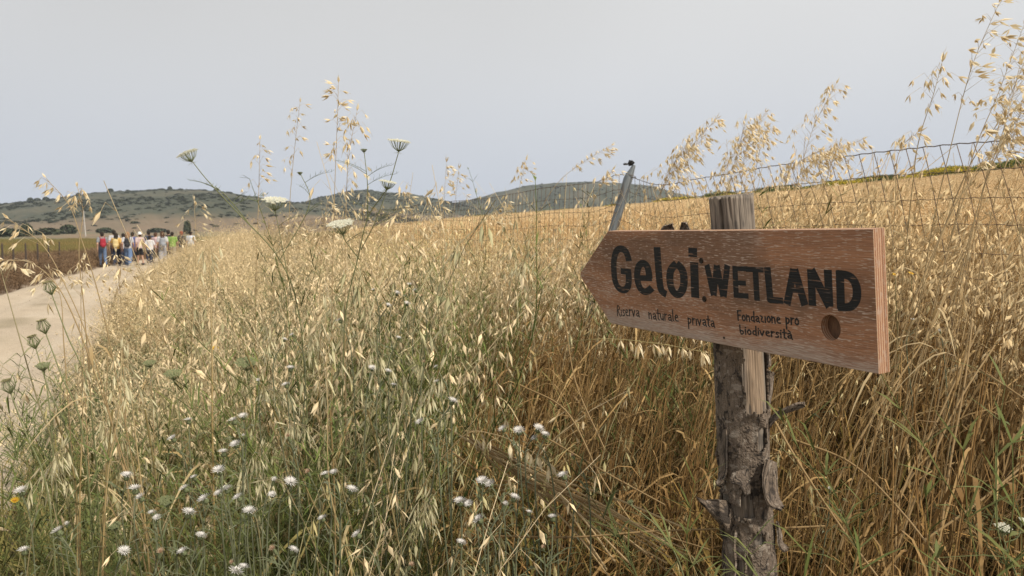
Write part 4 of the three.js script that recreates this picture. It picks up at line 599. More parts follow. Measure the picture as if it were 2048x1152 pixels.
  plate('bark_flake', [[A3(1360, 500, 1.62), A3(1388, 500, 1.61)], [A3(1361, 472, 1.62), A3(1385, 470, 1.61)], [A3(1360, 456, 1.615), A3(1378, 455, 1.61)], [A3(1364, 445, 1.61), A3(1372, 444, 1.605)]], 0.010, barkMat, 12);
}

// ------------------------------------------------------------------ the wire fence
{
  const f0 = world(4.55, FENCE), fb = onLand(f0), fence = thing('wire_fence', 'sagging rusty square mesh wire fence on a leaning grey steel post', 'fence', fb);
  const relF = (v) => v.clone().sub(fb), wireMat = std({ color: lin(0.13, 0.095, 0.068), roughness: 0.75, metalness: 0.4 }), wireMat2 = std({ color: lin(0.19, 0.125, 0.072), roughness: 0.85, metalness: 0.2 });
  const top = (a) => EYE + 0.295 + 0.05 * Math.exp(-(((a - 4.6) / 0.22) ** 2)) - 0.035 * Math.exp(-(((a - 4.05) / 0.35) ** 2)) - 0.01 * Math.sin(a * 2.1) + 0.012 * noise(a * 2, 3) - 0.012 * Math.max(0, a - 5.5) ;
  const slide = (a, s) => { const amp = a < 4.5 ? 0.27 * sstep(4.7, 3.7, a) * (0.8 + 0.2 * Math.sin(a * 2.2)) : -0.12 * sstep(4.6, 5.8, a); return amp * Math.pow(1 - s, 2.7); };
  const bulge = (a, s) => 0.05 * Math.sin(a * 1.7 + 1) * (1 - s) + 0.03 * noise(a * 3, s * 4) - 0.02;
  const ROWS = 12, DY = 0.1;
  const pt = (a, row) => { const s = row / ROWS, aa = a + slide(a, s), w = world(aa, FENCE + bulge(a, s)); w.y = top(aa) - row * DY + 0.010 * (noise(a * 3.1, row * 1.7) - 0.5); return w; };
  const aS = []; for (let a = 0.4; a < 11; a += 0.075) aS.push(a);
  for (let r = 0; r <= ROWS; r++) { const g = new GB(), pts = []; for (let a = 0.2; a < 26; a += a < 11 ? 0.0375 : 0.2) pts.push(relF(pt(a, r)).add(V(0, 0.002 * Math.sin(a * 2 * Math.PI / 0.075), 0))); g.tube(pts, r ? 0.00165 : 0.0022, r ? 0.00165 : 0.0022, [1, 1, 1], [1, 1, 1], 5); part('line_wire', g.geo(), r < 2 ? wireMat : wireMat2, fence); }
  for (const a of aS) { const g = new GB(), pts = []; for (let r = 0; r <= ROWS * 2; r++) pts.push(relF(pt(a, r / 2))); g.tube(pts, 0.0016, 0.0016, [1, 1, 1], [1, 1, 1], 5); part('stay_wire', g.geo(), hash(Math.round(a * 100), 1, 2) < 0.5 ? wireMat : wireMat2, fence); }
  const far = new GB(); for (let a = 11; a < 26; a += 0.075) far.tube(many(7, (_, r) => relF(pt(a, r * 2))), 0.0016, 0.0016, [1, 1, 1], [1, 1, 1], 3);
  part('far_stay_wires', far.geo(), wireMat2, fence).userData.kind = 'stuff';
  // leaning steel tube, cut and flattened at the top where it is capped with a dark clip
  const steelTex = tex(256, 256, (u, v) => { const n = noise(u * 30, v * 40, 1, 30, 40), m = noise(u * 7, v * 9, 3, 7, 9); return mixc(mixc([0.11, 0.125, 0.135], [0.20, 0.215, 0.22], n), [0.12, 0.09, 0.06], 0.6 * sstep(0.68, 0.82, m)); });
  const steel = std({ map: steelTex, roughness: 0.6, metalness: 0.25 });
  const tp = at(1264, 330, 5.2), mid = at(1232, 455, 5.2), bot = at(1172, 650, 5.2).addScaledVector(at(1172, 650, 5.2).sub(at(1264, 330, 5.2)), 0.75);
  const dir = tp.clone().sub(bot), L = dir.length(); dir.normalize();
  const tube = new THREE.CylinderGeometry(0.030, 0.030, L, 28, 60, true), P = tube.attributes.position;
  for (let i = 0; i < P.count; i++) { const y = P.getY(i) + L / 2, t = sstep(L - 0.09, L, y), x = P.getX(i); P.setX(i, x * (1 - 0.6 * t) + 0.012 * t); P.setZ(i, P.getZ(i) * (1 - 0.3 * t)); if (y > L - 0.1) P.setX(i, P.getX(i) + 0.0); }
  tube.computeVertexNormals();
  const pm = part('fence_post', tube, steel, fence); pm.position.copy(relF(bot.clone().addScaledVector(dir, L / 2))); pm.quaternion.setFromUnitVectors(V(0, 1, 0), dir); steel.side = THREE.DoubleSide;
  const cap = new GB(); cap.blob(V(0, 0, 0), V(0.024, 0.022, 0.022), [1, 1, 1], null, 3); cap.blob(V(-0.035, -0.006, 0), V(0.022, 0.009, 0.012), [1, 1, 1], null, 9);
  const cm = part('cap', cap.geo(), std({ color: lin(0.03, 0.03, 0.032), roughness: 0.6 }), fence); cm.position.copy(relF(at(1262, 326, 5.2)));
  for (const [x, y] of [[1222, 410], [1214, 425], [1250, 352]]) { const t = new THREE.TorusGeometry(0.033, 0.002, 6, 24), m = part('tie_wire', t, wireMat, fence); m.position.copy(relF(at(x + 12, y, 5.2))); m.quaternion.setFromUnitVectors(V(0, 0, 1), dir); }
}
{ // thin stakes of the fence beyond the dead weeds
  const mat = std({ color: lin(0.06, 0.045, 0.035) });
  for (const [px, d] of [[-22, 23], [3, 24.5], [25, 26], [50, 28], [74, 30.5], [96, 33], [118, 36]]) {
    const q = at(px, 500, d), b = onLand(q), s = thing('fence_stake', 'thin dark fence stake among the dead weeds left of the track', 'stake', b, 'stakes beyond the dead weeds'), g = new GB();
    g.tube([V(0, -0.2, 0), V(0.02, 0.7, 0), V(0.03, 1.16, 0.01)], 0.035, 0.028, [1, 1, 1], [1, 1, 1], 7); part('shaft', g.geo(), mat, s);
    const t = new THREE.ConeGeometry(0.03, 0.08, 7); const m = part('tip', t, mat, s); m.position.set(0.03, 1.19, 0.01);
  }
}

// ------------------------------------------------------------------ the walkers on the track
// a body is one surface: a smooth union of tapered capsules, polygonised
function surface(dist, lo, hi, cell) {
  const n = [0, 1, 2].map((i) => Math.ceil((hi[i] - lo[i]) / cell) + 1), at3 = (i, j, k) => (k * n[1] + j) * n[0] + i, F = new Float32Array(n[0] * n[1] * n[2]);
  for (let k = 0; k < n[2]; k++) for (let j = 0; j < n[1]; j++) for (let i = 0; i < n[0]; i++) F[at3(i, j, k)] = dist(lo[0] + i * cell, lo[1] + j * cell, lo[2] + k * cell);
  const id = new Int32Array(F.length).fill(-1), P = [], I = [];
  for (let k = 0; k < n[2] - 1; k++) for (let j = 0; j < n[1] - 1; j++) for (let i = 0; i < n[0] - 1; i++) {
    let c = 0, x = 0, y = 0, z = 0; const v = (a, b, d) => F[at3(i + a, j + b, k + d)];
    for (let a = 0; a < 2; a++) for (let b = 0; b < 2; b++) { for (const [p, q, ax] of [[v(0, a, b), v(1, a, b), 0], [v(a, 0, b), v(a, 1, b), 1], [v(a, b, 0), v(a, b, 1), 2]]) if ((p < 0) !== (q < 0)) { const t = p / (p - q); c++; if (ax === 0) { x += t; y += a; z += b; } else if (ax === 1) { x += a; y += t; z += b; } else { x += a; y += b; z += t; } } }
    if (c) { id[at3(i, j, k)] = P.length / 3; P.push(lo[0] + (i + x / c) * cell, lo[1] + (j + y / c) * cell, lo[2] + (k + z / c) * cell); }
  }
  const quad = (a, b, c, d, flip) => { if (flip) I.push(a, c, b, a, d, c); else I.push(a, b, c, a, c, d); };
  for (let k = 1; k < n[2] - 1; k++) for (let j = 1; j < n[1] - 1; j++) for (let i = 1; i < n[0] - 1; i++) {
    const s = F[at3(i, j, k)] < 0;
    if (s !== (F[at3(i + 1, j, k)] < 0)) quad(id[at3(i, j - 1, k - 1)], id[at3(i, j, k - 1)], id[at3(i, j, k)], id[at3(i, j - 1, k)], !s);
    if (s !== (F[at3(i, j + 1, k)] < 0)) quad(id[at3(i - 1, j, k - 1)], id[at3(i - 1, j, k)], id[at3(i, j, k)], id[at3(i, j, k - 1)], !s);
    if (s !== (F[at3(i, j, k + 1)] < 0)) quad(id[at3(i - 1, j - 1, k)], id[at3(i, j - 1, k)], id[at3(i, j, k)], id[at3(i - 1, j, k)], !s);
  }
  const g = new THREE.BufferGeometry(); g.setAttribute('position', new THREE.Float32BufferAttribute(P, 3)); g.setIndex(I); g.computeVertexNormals(); return g;
}
const capsule = (a, b, ra, rb, sx = 1, sz = 1) => (x, y, z) => { const bx = b[0] - a[0], by = b[1] - a[1], bz = b[2] - a[2], px = x - a[0], py = y - a[1], pz = z - a[2], t = clamp((px * bx + py * by + pz * bz) / (bx * bx + by * by + bz * bz + 1e-9)); return Math.hypot((px - bx * t) / sx, py - by * t, (pz - bz * t) / sz) - lerp(ra, rb, t); };
const union = (L, k) => (x, y, z) => { let d = 9; for (const f of L) { const e = f(x, y, z), h = clamp(0.5 + 0.5 * (e - d) / k); d = e * (1 - h) + d * h - k * h * (1 - h); } return d; };
function pose(ph, arm) { // walking away along -z; ph from -1 to 1
  const J = {}, st = 0.24 * ph;
  J.hip = [[-0.085, 0.90, 0], [0.085, 0.90, 0]]; J.knee = [[-0.09, 0.50, -0.10 * ph - 0.04], [0.09, 0.50, 0.10 * ph - 0.04]]; J.ank = [[-0.09, 0.085 + 0.05 * Math.max(0, -ph), -st + 0.02], [0.09, 0.085 + 0.05 * Math.max(0, ph), st + 0.02]];
  J.sh = [[-0.18, 1.39, 0], [0.18, 1.39, 0]]; J.el = [[-0.235, 1.12, 0.09 * ph + 0.03], [0.235, 1.12, -0.09 * ph + 0.03]]; J.wr = [[-0.235, 0.89, 0.15 * ph - 0.05], [0.235, 0.89, -0.15 * ph - 0.05]];
  if (arm) { J.el[1] = [0.25, 1.14, -0.05]; J.wr[1] = [0.13, 1.13, -0.24]; }
  return J;
}
const figures = [[0.9, 0], [-0.8, 0], [0.45, 1], [-0.3, 0]].map(([ph, arm]) => {
  const J = pose(ph, arm), L = [];
  L.push(capsule([0, 1.60, -0.01], [0, 1.55, 0.005], 0.094, 0.075, 0.86, 1.05), capsule([0, 1.36, 0], [0, 1.52, 0], 0.058, 0.05), capsule([0, 1.33, 0], [0, 1.02, 0], 0.135, 0.118, 1.22, 0.82), capsule([-0.15, 1.385, 0], [0.15, 1.385, 0], 0.062, 0.062), capsule([0, 0.93, 0.01], [0, 0.88, 0.01], 0.13, 0.125, 1.2, 0.92));
  for (const s of [0, 1]) { L.push(capsule(J.hip[s], J.knee[s], 0.088, 0.058), capsule(J.knee[s], J.ank[s], 0.056, 0.04), capsule(J.sh[s], J.el[s], 0.052, 0.04), capsule(J.el[s], J.wr[s], 0.04, 0.028), capsule(J.wr[s], [J.wr[s][0], J.wr[s][1] - 0.09, J.wr[s][2] - 0.02], 0.030, 0.034, 0.6, 1.1), capsule(J.ank[s], [J.ank[s][0], J.ank[s][1] - 0.045, J.ank[s][2] - 0.13], 0.042, 0.036)); }
  L.push(capsule([0, 1.555, -0.10], [0, 1.53, -0.115], 0.012, 0.016), capsule([-0.085, 1.57, 0], [-0.085, 1.55, 0], 0.016, 0.014, 0.6, 1), capsule([0.085, 1.57, 0], [0.085, 1.55, 0], 0.016, 0.014, 0.6, 1));
  const body0 = surface(union(L, 0.035), [-0.36, -0.02, -0.46], [0.36, 1.75, 0.42], 0.018);
  const fing = new GB(); for (const s of [0, 1]) { const w = J.wr[s], sg = s ? 1 : -1; for (let f = 0; f < 4; f++) { const b = V(w[0], w[1] - 0.115, w[2] - 0.045 + f * 0.02), l = [0.062, 0.072, 0.066, 0.05][f]; fing.tube([b, b.clone().add(V(-0.006 * sg, -l * 0.55, -0.004)), b.clone().add(V(-0.022 * sg, -l, -0.004))], 0.0092, 0.007, [1, 1, 1], [1, 1, 1], 6); } const b = V(w[0], w[1] - 0.05, w[2] - 0.045); fing.tube([b, b.clone().add(V(-0.01 * sg, -0.035, -0.028)), b.clone().add(V(-0.014 * sg, -0.062, -0.03))], 0.011, 0.008, [1, 1, 1], [1, 1, 1], 6); }
  const fg = fing.geo(); fg.deleteAttribute('color');
  const body = mergeGeometries([body0, fg]);
  const T = [capsule([0, 1.35, 0], [0, 1.0, 0.005], 0.152, 0.142, 1.22, 0.85), capsule([-0.15, 1.39, 0], [0.15, 1.39, 0], 0.072, 0.072), capsule([0, 0.98, 0.005], [0, 0.93, 0.005], 0.148, 0.152, 1.18, 0.92)];
  for (const s of [0, 1]) { const m = J.sh[s].map((v, i) => lerp(v, J.el[s][i], 0.62)); T.push(capsule(J.sh[s], m, 0.068, 0.066)); }
  const shirtF = union(T, 0.03), shirt = surface((x, y, z) => Math.max(shirtF(x, y, z) + 0.006 * (noise(x * 14, y * 9, z * 14) - 0.5), y - 1.455, 0.87 - y), [-0.34, 0.85, -0.26], [0.34, 1.48, 0.26], 0.018);
  const legs = (wide, short) => { const Q = [capsule([0, 0.95, 0.01], [0, 0.87, 0.01], 0.139, 0.14, 1.2, 0.94)]; for (const s of [0, 1]) { Q.push(capsule(J.hip[s], J.knee[s], 0.102, 0.078 * wide)); if (!short) Q.push(capsule(J.knee[s], J.ank[s], 0.076 * wide, 0.06 * wide)); } const f = union(Q, 0.03); return surface((x, y, z) => Math.max(f(x, y, z) + 0.008 * (noise(x * 12, y * 8, z * 12) - 0.5), y - 1.0, (short ? 0.52 : 0.055) - y), [-0.3, 0.02, -0.42], [0.3, 1.02, 0.42], 0.02); };
  const S = []; for (const s of [0, 1]) S.push(capsule([J.ank[s][0], J.ank[s][1] - 0.035, J.ank[s][2] + 0.03], [J.ank[s][0], J.ank[s][1] - 0.05, J.ank[s][2] - 0.15], 0.05, 0.042, 1, 1));
  const shoeF = (x, y, z) => Math.min(...S.map((f) => f(x, y, z))), shoes = surface(shoeF, [-0.2, -0.03, -0.5], [0.2, 0.22, 0.46], 0.016);
  return { J, body, shirt, trousers: legs(1, false), flared: legs(1.4, false), shorts: legs(1.05, true), shoes };
});
const hairShort = surface((x, y, z) => Math.max(capsule([0, 1.625, 0.012], [0, 1.58, 0.03], 0.104, 0.092, 0.9, 1.02)(x, y, z) + 0.008 * (noise(x * 40, y * 40, z * 40) - 0.5), -(z + 0.055 + (1.66 - y) * 0.25)), [-0.16, 1.42, -0.16], [0.16, 1.78, 0.18], 0.014);
const hairLong = surface((x, y, z) => Math.max(union([capsule([0, 1.625, 0.012], [0, 1.57, 0.03], 0.106, 0.10, 0.92, 1.02), capsule([0, 1.56, 0.05], [0, 1.25, 0.155], 0.10, 0.055, 1.1, 0.55)], 0.04)(x, y, z) + 0.014 * (noise(x * 45, y * 7, z * 45) - 0.5), -(z + 0.055 + (1.66 - y) * 0.2)), [-0.18, 1.12, -0.16], [0.18, 1.78, 0.26], 0.014);
const capHat = surface((x, y, z) => Math.min(capsule([0, 1.655, 0.005], [0, 1.635, 0.005], 0.102, 0.108, 0.95, 1.05)(x, y, z), capsule([0, 1.625, -0.1], [0, 1.62, -0.16], 0.075, 0.06, 1.1, 1)(x, (y - 1.62) * 4 + 1.62, z)), [-0.18, 1.5, -0.28], [0.18, 1.8, 0.2], 0.014);
const packGeo = surface((x, y, z) => Math.max(union([capsule([0, 1.30, 0.21], [0, 1.08, 0.215], 0.10, 0.115, 1.28, 0.72), capsule([0, 1.08, 0.29], [0, 1.02, 0.285], 0.06, 0.07, 1.4, 0.6)], 0.03)(x, y, z) + 0.01 * (noise(x * 16, y * 12, z * 16) - 0.5), 0.95 - y), [-0.2, 0.9, 0.08], [0.2, 1.46, 0.38], 0.016);
const straps = (() => { const g = new GB(); for (const s of [-1, 1]) g.tube([V(0.09 * s, 1.33, 0.16), V(0.105 * s, 1.475, 0.05), V(0.11 * s, 1.465, -0.06), V(0.115 * s, 1.33, -0.15), V(0.13 * s, 1.14, -0.135), V(0.14 * s, 1.02, 0.10)], 0.018, 0.014, [1, 1, 1], [1, 1, 1], 6); const q = g.geo(); q.deleteAttribute('color'); return q; })();
const hangLoop = new THREE.TorusGeometry(0.03, 0.007, 6, 14, Math.PI).translate(0, 1.41, 0.2);
const bagGeo = surface((x, y, z) => capsule([0.22, 0.92, 0.06], [0.22, 0.84, 0.06], 0.085, 0.095, 0.55, 1.2)(x, y, z), [0.05, 0.68, -0.12], [0.36, 1.06, 0.26], 0.016);
const cloth = (c, r = 0.95) => std({ color: lin(...c), roughness: r }), skinMat = std({ color: lin(0.42, 0.25, 0.17), roughness: 0.6 });
const HAIR = { dark: [0.02, 0.014, 0.01], brown: [0.07, 0.035, 0.02], fair: [0.26, 0.15, 0.08], red: [0.22, 0.06, 0.03] };
const W1 = [0.46, 0.45, 0.46], NAVY = [0.022, 0.028, 0.05], JEAN = [0.10, 0.145, 0.235], BLACK = [0.018, 0.018, 0.02], GREY = [0.20, 0.21, 0.22];
function walker(px, d, h, fig, yaw, look) {
  const q = at(px, 520, d), w = V(q.x, roadY(along(q.x, q.z)) + 0.0, q.z), g = thing('person', look.label, 'person', w), F = figures[fig], s = h / 1.70;
  g.scale.setScalar(s); g.rotation.y = 0.42 + yaw;
  const b = part('body', F.body, skinMat, g);
  part('shirt', F.shirt, cloth(look.shirt), g); part('trousers', F[look.cut || 'trousers'], cloth(look.legs), g); part('shoes', F.shoes, cloth(look.shoes || [0.1, 0.09, 0.09]), g);
  part('hair', look.long ? hairLong : hairShort, cloth(HAIR[look.hair || 'dark']), g);
  if (look.hat) part('cap', capHat, cloth(look.hat), g);
  const carry = (name, geos, c, label, cat) => { const k = thing(name, label, cat, w); k.scale.setScalar(s); k.rotation.y = g.rotation.y; geos.forEach(([n, ge]) => part(n, ge, cloth(c, 0.8), k)); };
  if (look.pack) carry('backpack', [['bag', packGeo], ['shoulder_straps', straps], ['loop', hangLoop]], look.pack[0], look.pack[1], 'backpack');
  if (look.bag) { const st = new GB(); st.tube([V(0.22, 0.98, 0.02), V(0.20, 1.2, 0.03), V(0.12, 1.47, 0.0), V(-0.02, 1.36, 0.17), V(0.15, 1.1, 0.17), V(0.22, 0.98, 0.09)], 0.011, 0.011, [1, 1, 1], [1, 1, 1], 5); carry('shoulder_bag', [['bag', bagGeo], ['strap', st.geo()]], look.bag[0], look.bag[1], 'bag'); }
}
walker(206, 39, 1.68, 0, 0.2, { label: 'person in a grey t-shirt and faded jeans wearing the red backpack', shirt: GREY, legs: JEAN, pack: [[0.28, 0.012, 0.026], 'bright red backpack worn over a grey t-shirt'] });
walker(234, 39.4, 1.63, 1, -0.15, { label: 'person with long dark hair in a mustard top and dark jeans', shirt: [0.50, 0.30, 0.08], legs: NAVY, long: true, pack: [[0.55, 0.43, 0.20], 'sand coloured backpack under long dark hair'] });
walker(230, 42.5, 1.80, 2, 0.05, { label: 'tall person in a white t-shirt behind the mustard top', shirt: W1, legs: NAVY });
walker(248, 41, 1.62, 3, 0.3, { label: 'person in a white shirt and dark trousers with a red shoulder bag', shirt: W1, legs: NAVY, bag: [[0.42, 0.03, 0.045], 'red shoulder bag hanging at a hip'] });
walker(257, 39.2, 1.68, 0, -0.12, { label: 'person with long fair hair in a white shirt and wide blue jeans', shirt: W1, legs: [0.11, 0.17, 0.29], cut: 'flared', long: true, hair: 'fair', shoes: [0.6, 0.6, 0.6], pack: [BLACK, 'small black backpack over a white shirt and wide jeans'] });
walker(267, 44, 1.70, 1, -0.3, { label: 'person in a blue shirt', shirt: [0.055, 0.075, 0.21], legs: NAVY });
walker(281, 40.6, 1.66, 2, 0.5, { label: 'person in a pale pink shirt and black shorts wearing a white cap', shirt: [0.48, 0.37, 0.35], legs: BLACK, cut: 'shorts', hair: 'brown', hat: [0.75, 0.74, 0.7], bag: [[0.02, 0.02, 0.022], 'black shoulder bag beside black shorts'] });
walker(299, 43.5, 1.78, 3, 0.1, { label: 'tall person in a navy shirt', shirt: [0.045, 0.055, 0.085], legs: NAVY });
walker(301, 39.6, 1.50, 0, -0.45, { label: 'short person in a plain white t-shirt and dark jeans', shirt: [0.58, 0.57, 0.58], legs: NAVY, shoes: [0.5, 0.5, 0.5] });
walker(313, 42, 1.66, 1, -0.6, { label: 'person in a rose coloured shirt and black trousers', shirt: [0.55, 0.40, 0.40], legs: BLACK, hair: 'brown', bag: [[0.10, 0.02, 0.035], 'dark maroon bag beside a rose coloured shirt'] });
walker(326, 40, 1.70, 3, 0.12, { label: 'person with long brown hair in a white t-shirt and grey patterned trousers', shirt: W1, legs: [0.28, 0.28, 0.30], long: true, hair: 'brown', cut: 'flared', pack: [[0.24, 0.255, 0.28], 'grey backpack below long brown hair'] });
walker(338, 44.5, 1.82, 2, 0.25, { label: 'tall person in a black t-shirt', shirt: BLACK, legs: BLACK });
walker(346, 43.5, 1.70, 0, -0.2, { label: 'person in a lime green shirt', shirt: [0.20, 0.31, 0.07], legs: [0.25, 0.22, 0.18] });
walker(364, 46.5, 1.76, 1, 0.7, { label: 'person with red hair in a black top', shirt: BLACK, legs: NAVY, hair: 'red', pack: [[0.03, 0.03, 0.034], 'black backpack below red hair'] });
walker(383, 49, 1.78, 3, -0.3, { label: 'person in a pale blue shirt far ahead of the group', shirt: [0.52, 0.56, 0.62], legs: GREY });

// ------------------------------------------------------------------ single plants that stand out
const heroStemMat = phys({ vertexColors: true, roughness: 0.85, transmission: 0.42, thickness: 0, specularIntensity: 0.3 });
const rh = RNG(314);
const spkGeos = many(6, (_, k) => { const g = new GB(); spikelet(g, V(0, 0, 0), V(0, 1, 0), rh, 0.03, 0.0085, [0.80, 0.645, 0.39], [0.87, 0.77, 0.55], true); if (k % 2) spikelet(g, V(0, 0.002, 0), V(0.12, 1, 0.05).normalize(), rh, 0.027, 0.006, STRAW, CREAM, false); return g.geo(); });
const slimGeos = many(4, () => { const g = new GB(); spikelet(g, V(0, 0, 0), V(0, 1, 0), rh, 0.034, 0.0052, [0.5, 0.46, 0.26], [0.72, 0.66, 0.45], true); return g.geo(); });
function heroOat(label, group, path, o = {}) {
  const ctrl = path.map(([x, y, d]) => at(x, y, d)), b0 = ctrl[0], dn = b0.clone().sub(ctrl[1]).normalize(); dn.y = Math.min(dn.y, -0.75); dn.x *= 0.5; dn.z *= 0.3; dn.normalize();
  let base = b0.clone(); if (!o.cut) { const gy = land(b0.x, b0.z); base = b0.clone().addScaledVector(dn, (b0.y - gy) / -dn.y); base.y = land(base.x, base.z) - 0.01; ctrl.unshift(base); }
  const root = thing('wild_oat', label, 'wild oat', base, group), pts = curve(ctrl, 46).map((p) => p.sub(base)), g = new GB(), cs = o.cs || mixc(STRAW, OLIVE, 0.25 * rh()), r = o.r || 0.0015;
  g.tube(pts, r, r * 0.3, cs, mixc(cs, PALE, 0.5), 5);
  const from = o.from ?? 0.62, n = o.n ?? 22, geos = o.slim ? slimGeos : spkGeos, mats = [];
  for (let i = 0; i < n; i++) {
    const t = from + (1 - from) * Math.pow((i + rh() * 0.8) / n, 0.9), f = Math.min(45.99, t * 46), k = Math.floor(f), b = pts[k].clone().lerp(pts[k + 1], f - k), tan = pts[k + 1].clone().sub(pts[k]).normalize(), taper = 1 - 0.75 * (t - from) / (1 - from);
    const u = rh() * 6.28, out = V(Math.cos(u), 0, Math.sin(u)), L = (0.012 + 0.075 * rh() * taper) * (o.spread ?? 1), hang = o.hang ?? 0.55;
    if (o.oneSide) out.set(0.7 * o.oneSide + 0.5 * (rh() - 0.5), 0, rh() - 0.5).normalize();
    const m = b.clone().addScaledVector(out, L * 0.6).addScaledVector(tan, L * 0.6), e = b.clone().addScaledVector(out, L).addScaledVector(tan, L * (0.8 - 0.5 * hang)).add(V(0, -L * 0.3 * hang, 0));
    if (i === n - 1) { e.copy(pts[46]); } else g.tube([b, m, e], 0.0005, 0.00035, cs, PALE, 3);
    const dir = out.clone().multiplyScalar(0.55 * (1 - hang * 0.6)).addScaledVector(tan, 0.55 * (1 - hang)).add(V((o.blow ?? 0.15) + 0.4 * (rh() - 0.5), -hang * 1.15 + 0.4 * (rh() - 0.5), 0.4 * (rh() - 0.5))).normalize(); if (i === n - 1) dir.copy(tan);
    const s = new THREE.Mesh(geos[Math.floor(rh() * geos.length)], heroStemMat); s.name = 'spikelet'; s.position.copy(e); s.quaternion.setFromUnitVectors(V(0, 1, 0), dir); s.rotateY(rh() * 6.28); s.scale.setScalar((o.size ?? 1) * (0.75 + 0.45 * rh())); s.castShadow = s.receiveShadow = true; root.add(s);
  }
  const st = part('stem', g.geo(), heroStemMat, root);
  if (o.leaf !== false && !o.cut) { const lg = new GB(), b = pts[10], u = rh() * 6.28, e = V(Math.cos(u), 0, Math.sin(u)); lg.ribbon(many(7, (_, s) => { const t = s / 6; return b.clone().addScaledVector(e, 0.2 * t * (0.5 + 0.4 * t)).add(V(0, 0.2 * (0.9 * t - 1.3 * t * t), 0)); }), 0.007, cs, CREAM, V(-e.z, 0.2, e.x)); part('leaf', lg.geo(), heroStemMat, root); }
  return root;
}
{
  const R = ['tall dry wild oat stalk leaning over the fence against the sky right of the sign', 'tall oats right of the sign'], M = ['tall dry wild oat with a thick golden panicle rising above the fence behind the sign', 'golden oats behind the sign'], Cc = ['slender dry wild oat standing above the meadow beside the tall wild carrot', 'oats beside the wild carrot'], Lf = ['drooping dry wild oat hanging over the edge of the dirt track', 'oats over the track edge'];
  const go = (lab, paths, o) => paths.forEach(([d, ...p]) => heroOat(lab[0], lab[1], p.map(([x, y]) => [x, y, d]), o));
  go(R, [[1.75, [1862, 470], [1900, 300], [1945, 130], [1998, 6]], [1.9, [1940, 330], [1995, 190], [2048, 50]], [1.75, [1935, 340], [1990, 255], [2062, 95]], [1.65, [1900, 430], [1975, 320], [2070, 190]], [1.8, [1960, 400], [2010, 250], [2040, 130]], [1.7, [1985, 420], [2020, 300], [2046, 200]], [1.9, [1920, 420], [1960, 330], [2030, 270]]], { n: 26, hang: 0.4, blow: 0.25, from: 0.6, size: 0.85 });
  go(R, [[1.85, [1822, 400], [1838, 280], [1868, 185], [1884, 125]], [2.0, [1980, 320], [2010, 220], [2060, 140]], [1.7, [1960, 400], [2000, 300], [2050, 235]], [2.1, [1790, 420], [1800, 300], [1835, 265]]], { n: 16, hang: 0.6, from: 0.62, size: 0.85 });
  go(M, [[3.0, [1295, 440], [1330, 370], [1385, 290], [1434, 236]], [3.1, [1330, 440], [1362, 350], [1405, 275]], [3.2, [1480, 420], [1492, 300], [1530, 226]], [3.0, [1590, 400], [1625, 260], [1672, 168]], [3.3, [1500, 420], [1520, 300], [1535, 255]], [2.9, [1560, 420], [1620, 330], [1725, 278]], [3.1, [1420, 430], [1450, 340], [1500, 260]], [3.0, [1310, 430], [1340, 340], [1372, 290]], [3.1, [1640, 420], [1662, 330], [1680, 285]], [3.0, [1545, 430], [1580, 340], [1640, 300]], [3.2, [1440, 430], [1470, 330], [1490, 240]]], { n: 66, hang: 0.6, from: 0.46, spread: 1.3, size: 0.86, cs: STRAW });
  go(M, [[3.6, [1070, 450], [1112, 370], [1165, 325], [1222, 291]], [4.2, [1030, 440], [1040, 370], [1052, 322]], [3.8, [1180, 430], [1200, 375], [1225, 340]]], { n: 24, hang: 0.5, from: 0.66 });
  go(Cc, [[2.1, [664, 640], [668, 420], [674, 260], [677, 166]]], { n: 26, hang: 0.35, from: 0.66, spread: 0.55, blow: 0.02, size: 0.75 });
  go(Cc, [[2.1, [690, 600], [692, 420], [698, 310], [714, 222]]], { n: 30, hang: 0.75, from: 0.55, spread: 0.8, size: 0.75 });
  go(Cc, [[2.6, [575, 560], [580, 400], [590, 290], [600, 205]], [2.5, [512, 560], [517, 400], [520, 280]], [2.4, [640, 640], [642, 500], [655, 400]], [2.7, [700, 620], [722, 470], [735, 380]], [2.4, [540, 640], [560, 520], [590, 440]]], { n: 22, hang: 0.5, from: 0.6, spread: 0.8, size: 0.75 });
  go(Cc, [[3.6, [885, 470], [888, 400], [893, 325]], [4.2, [905, 460], [912, 390], [918, 338]], [3.4, [790, 520], [800, 440], [812, 380]], [3.0, [830, 540], [850, 470], [880, 410]], [3.0, [960, 520], [985, 450], [1010, 400]]], { n: 18, hang: 0.5, from: 0.62, spread: 0.7 });
  go(Lf, [[1.7, [205, 620], [160, 470], [138, 410], [92, 356]], [1.75, [170, 640], [158, 500], [166, 420], [155, 375]], [1.6, [190, 720], [135, 580], [85, 490], [18, 438]], [1.55, [150, 640], [105, 560], [60, 525], [8, 520]]], { n: 12, hang: 0.6, from: 0.72, spread: 0.6, blow: -0.1, size: 0.62 });
  go(Lf, [[1.9, [168, 740], [162, 600], [168, 520]], [2.0, [245, 700], [240, 580], [232, 505]], [1.7, [128, 690], [120, 590], [98, 540]], [2.0, [215, 720], [222, 620], [255, 545]], [2.3, [385, 620], [392, 500], [388, 400]], [2.2, [300, 700], [296, 600], [310, 540]]], { n: 18, hang: 0.55, from: 0.66, size: 0.66, spread: 0.8 });
  go(Lf, [[1.6, [110, 900], [75, 800], [35, 660], [-4, 520]]], { n: 4, from: 0.9, cs: OLIVE, r: 0.0024 });
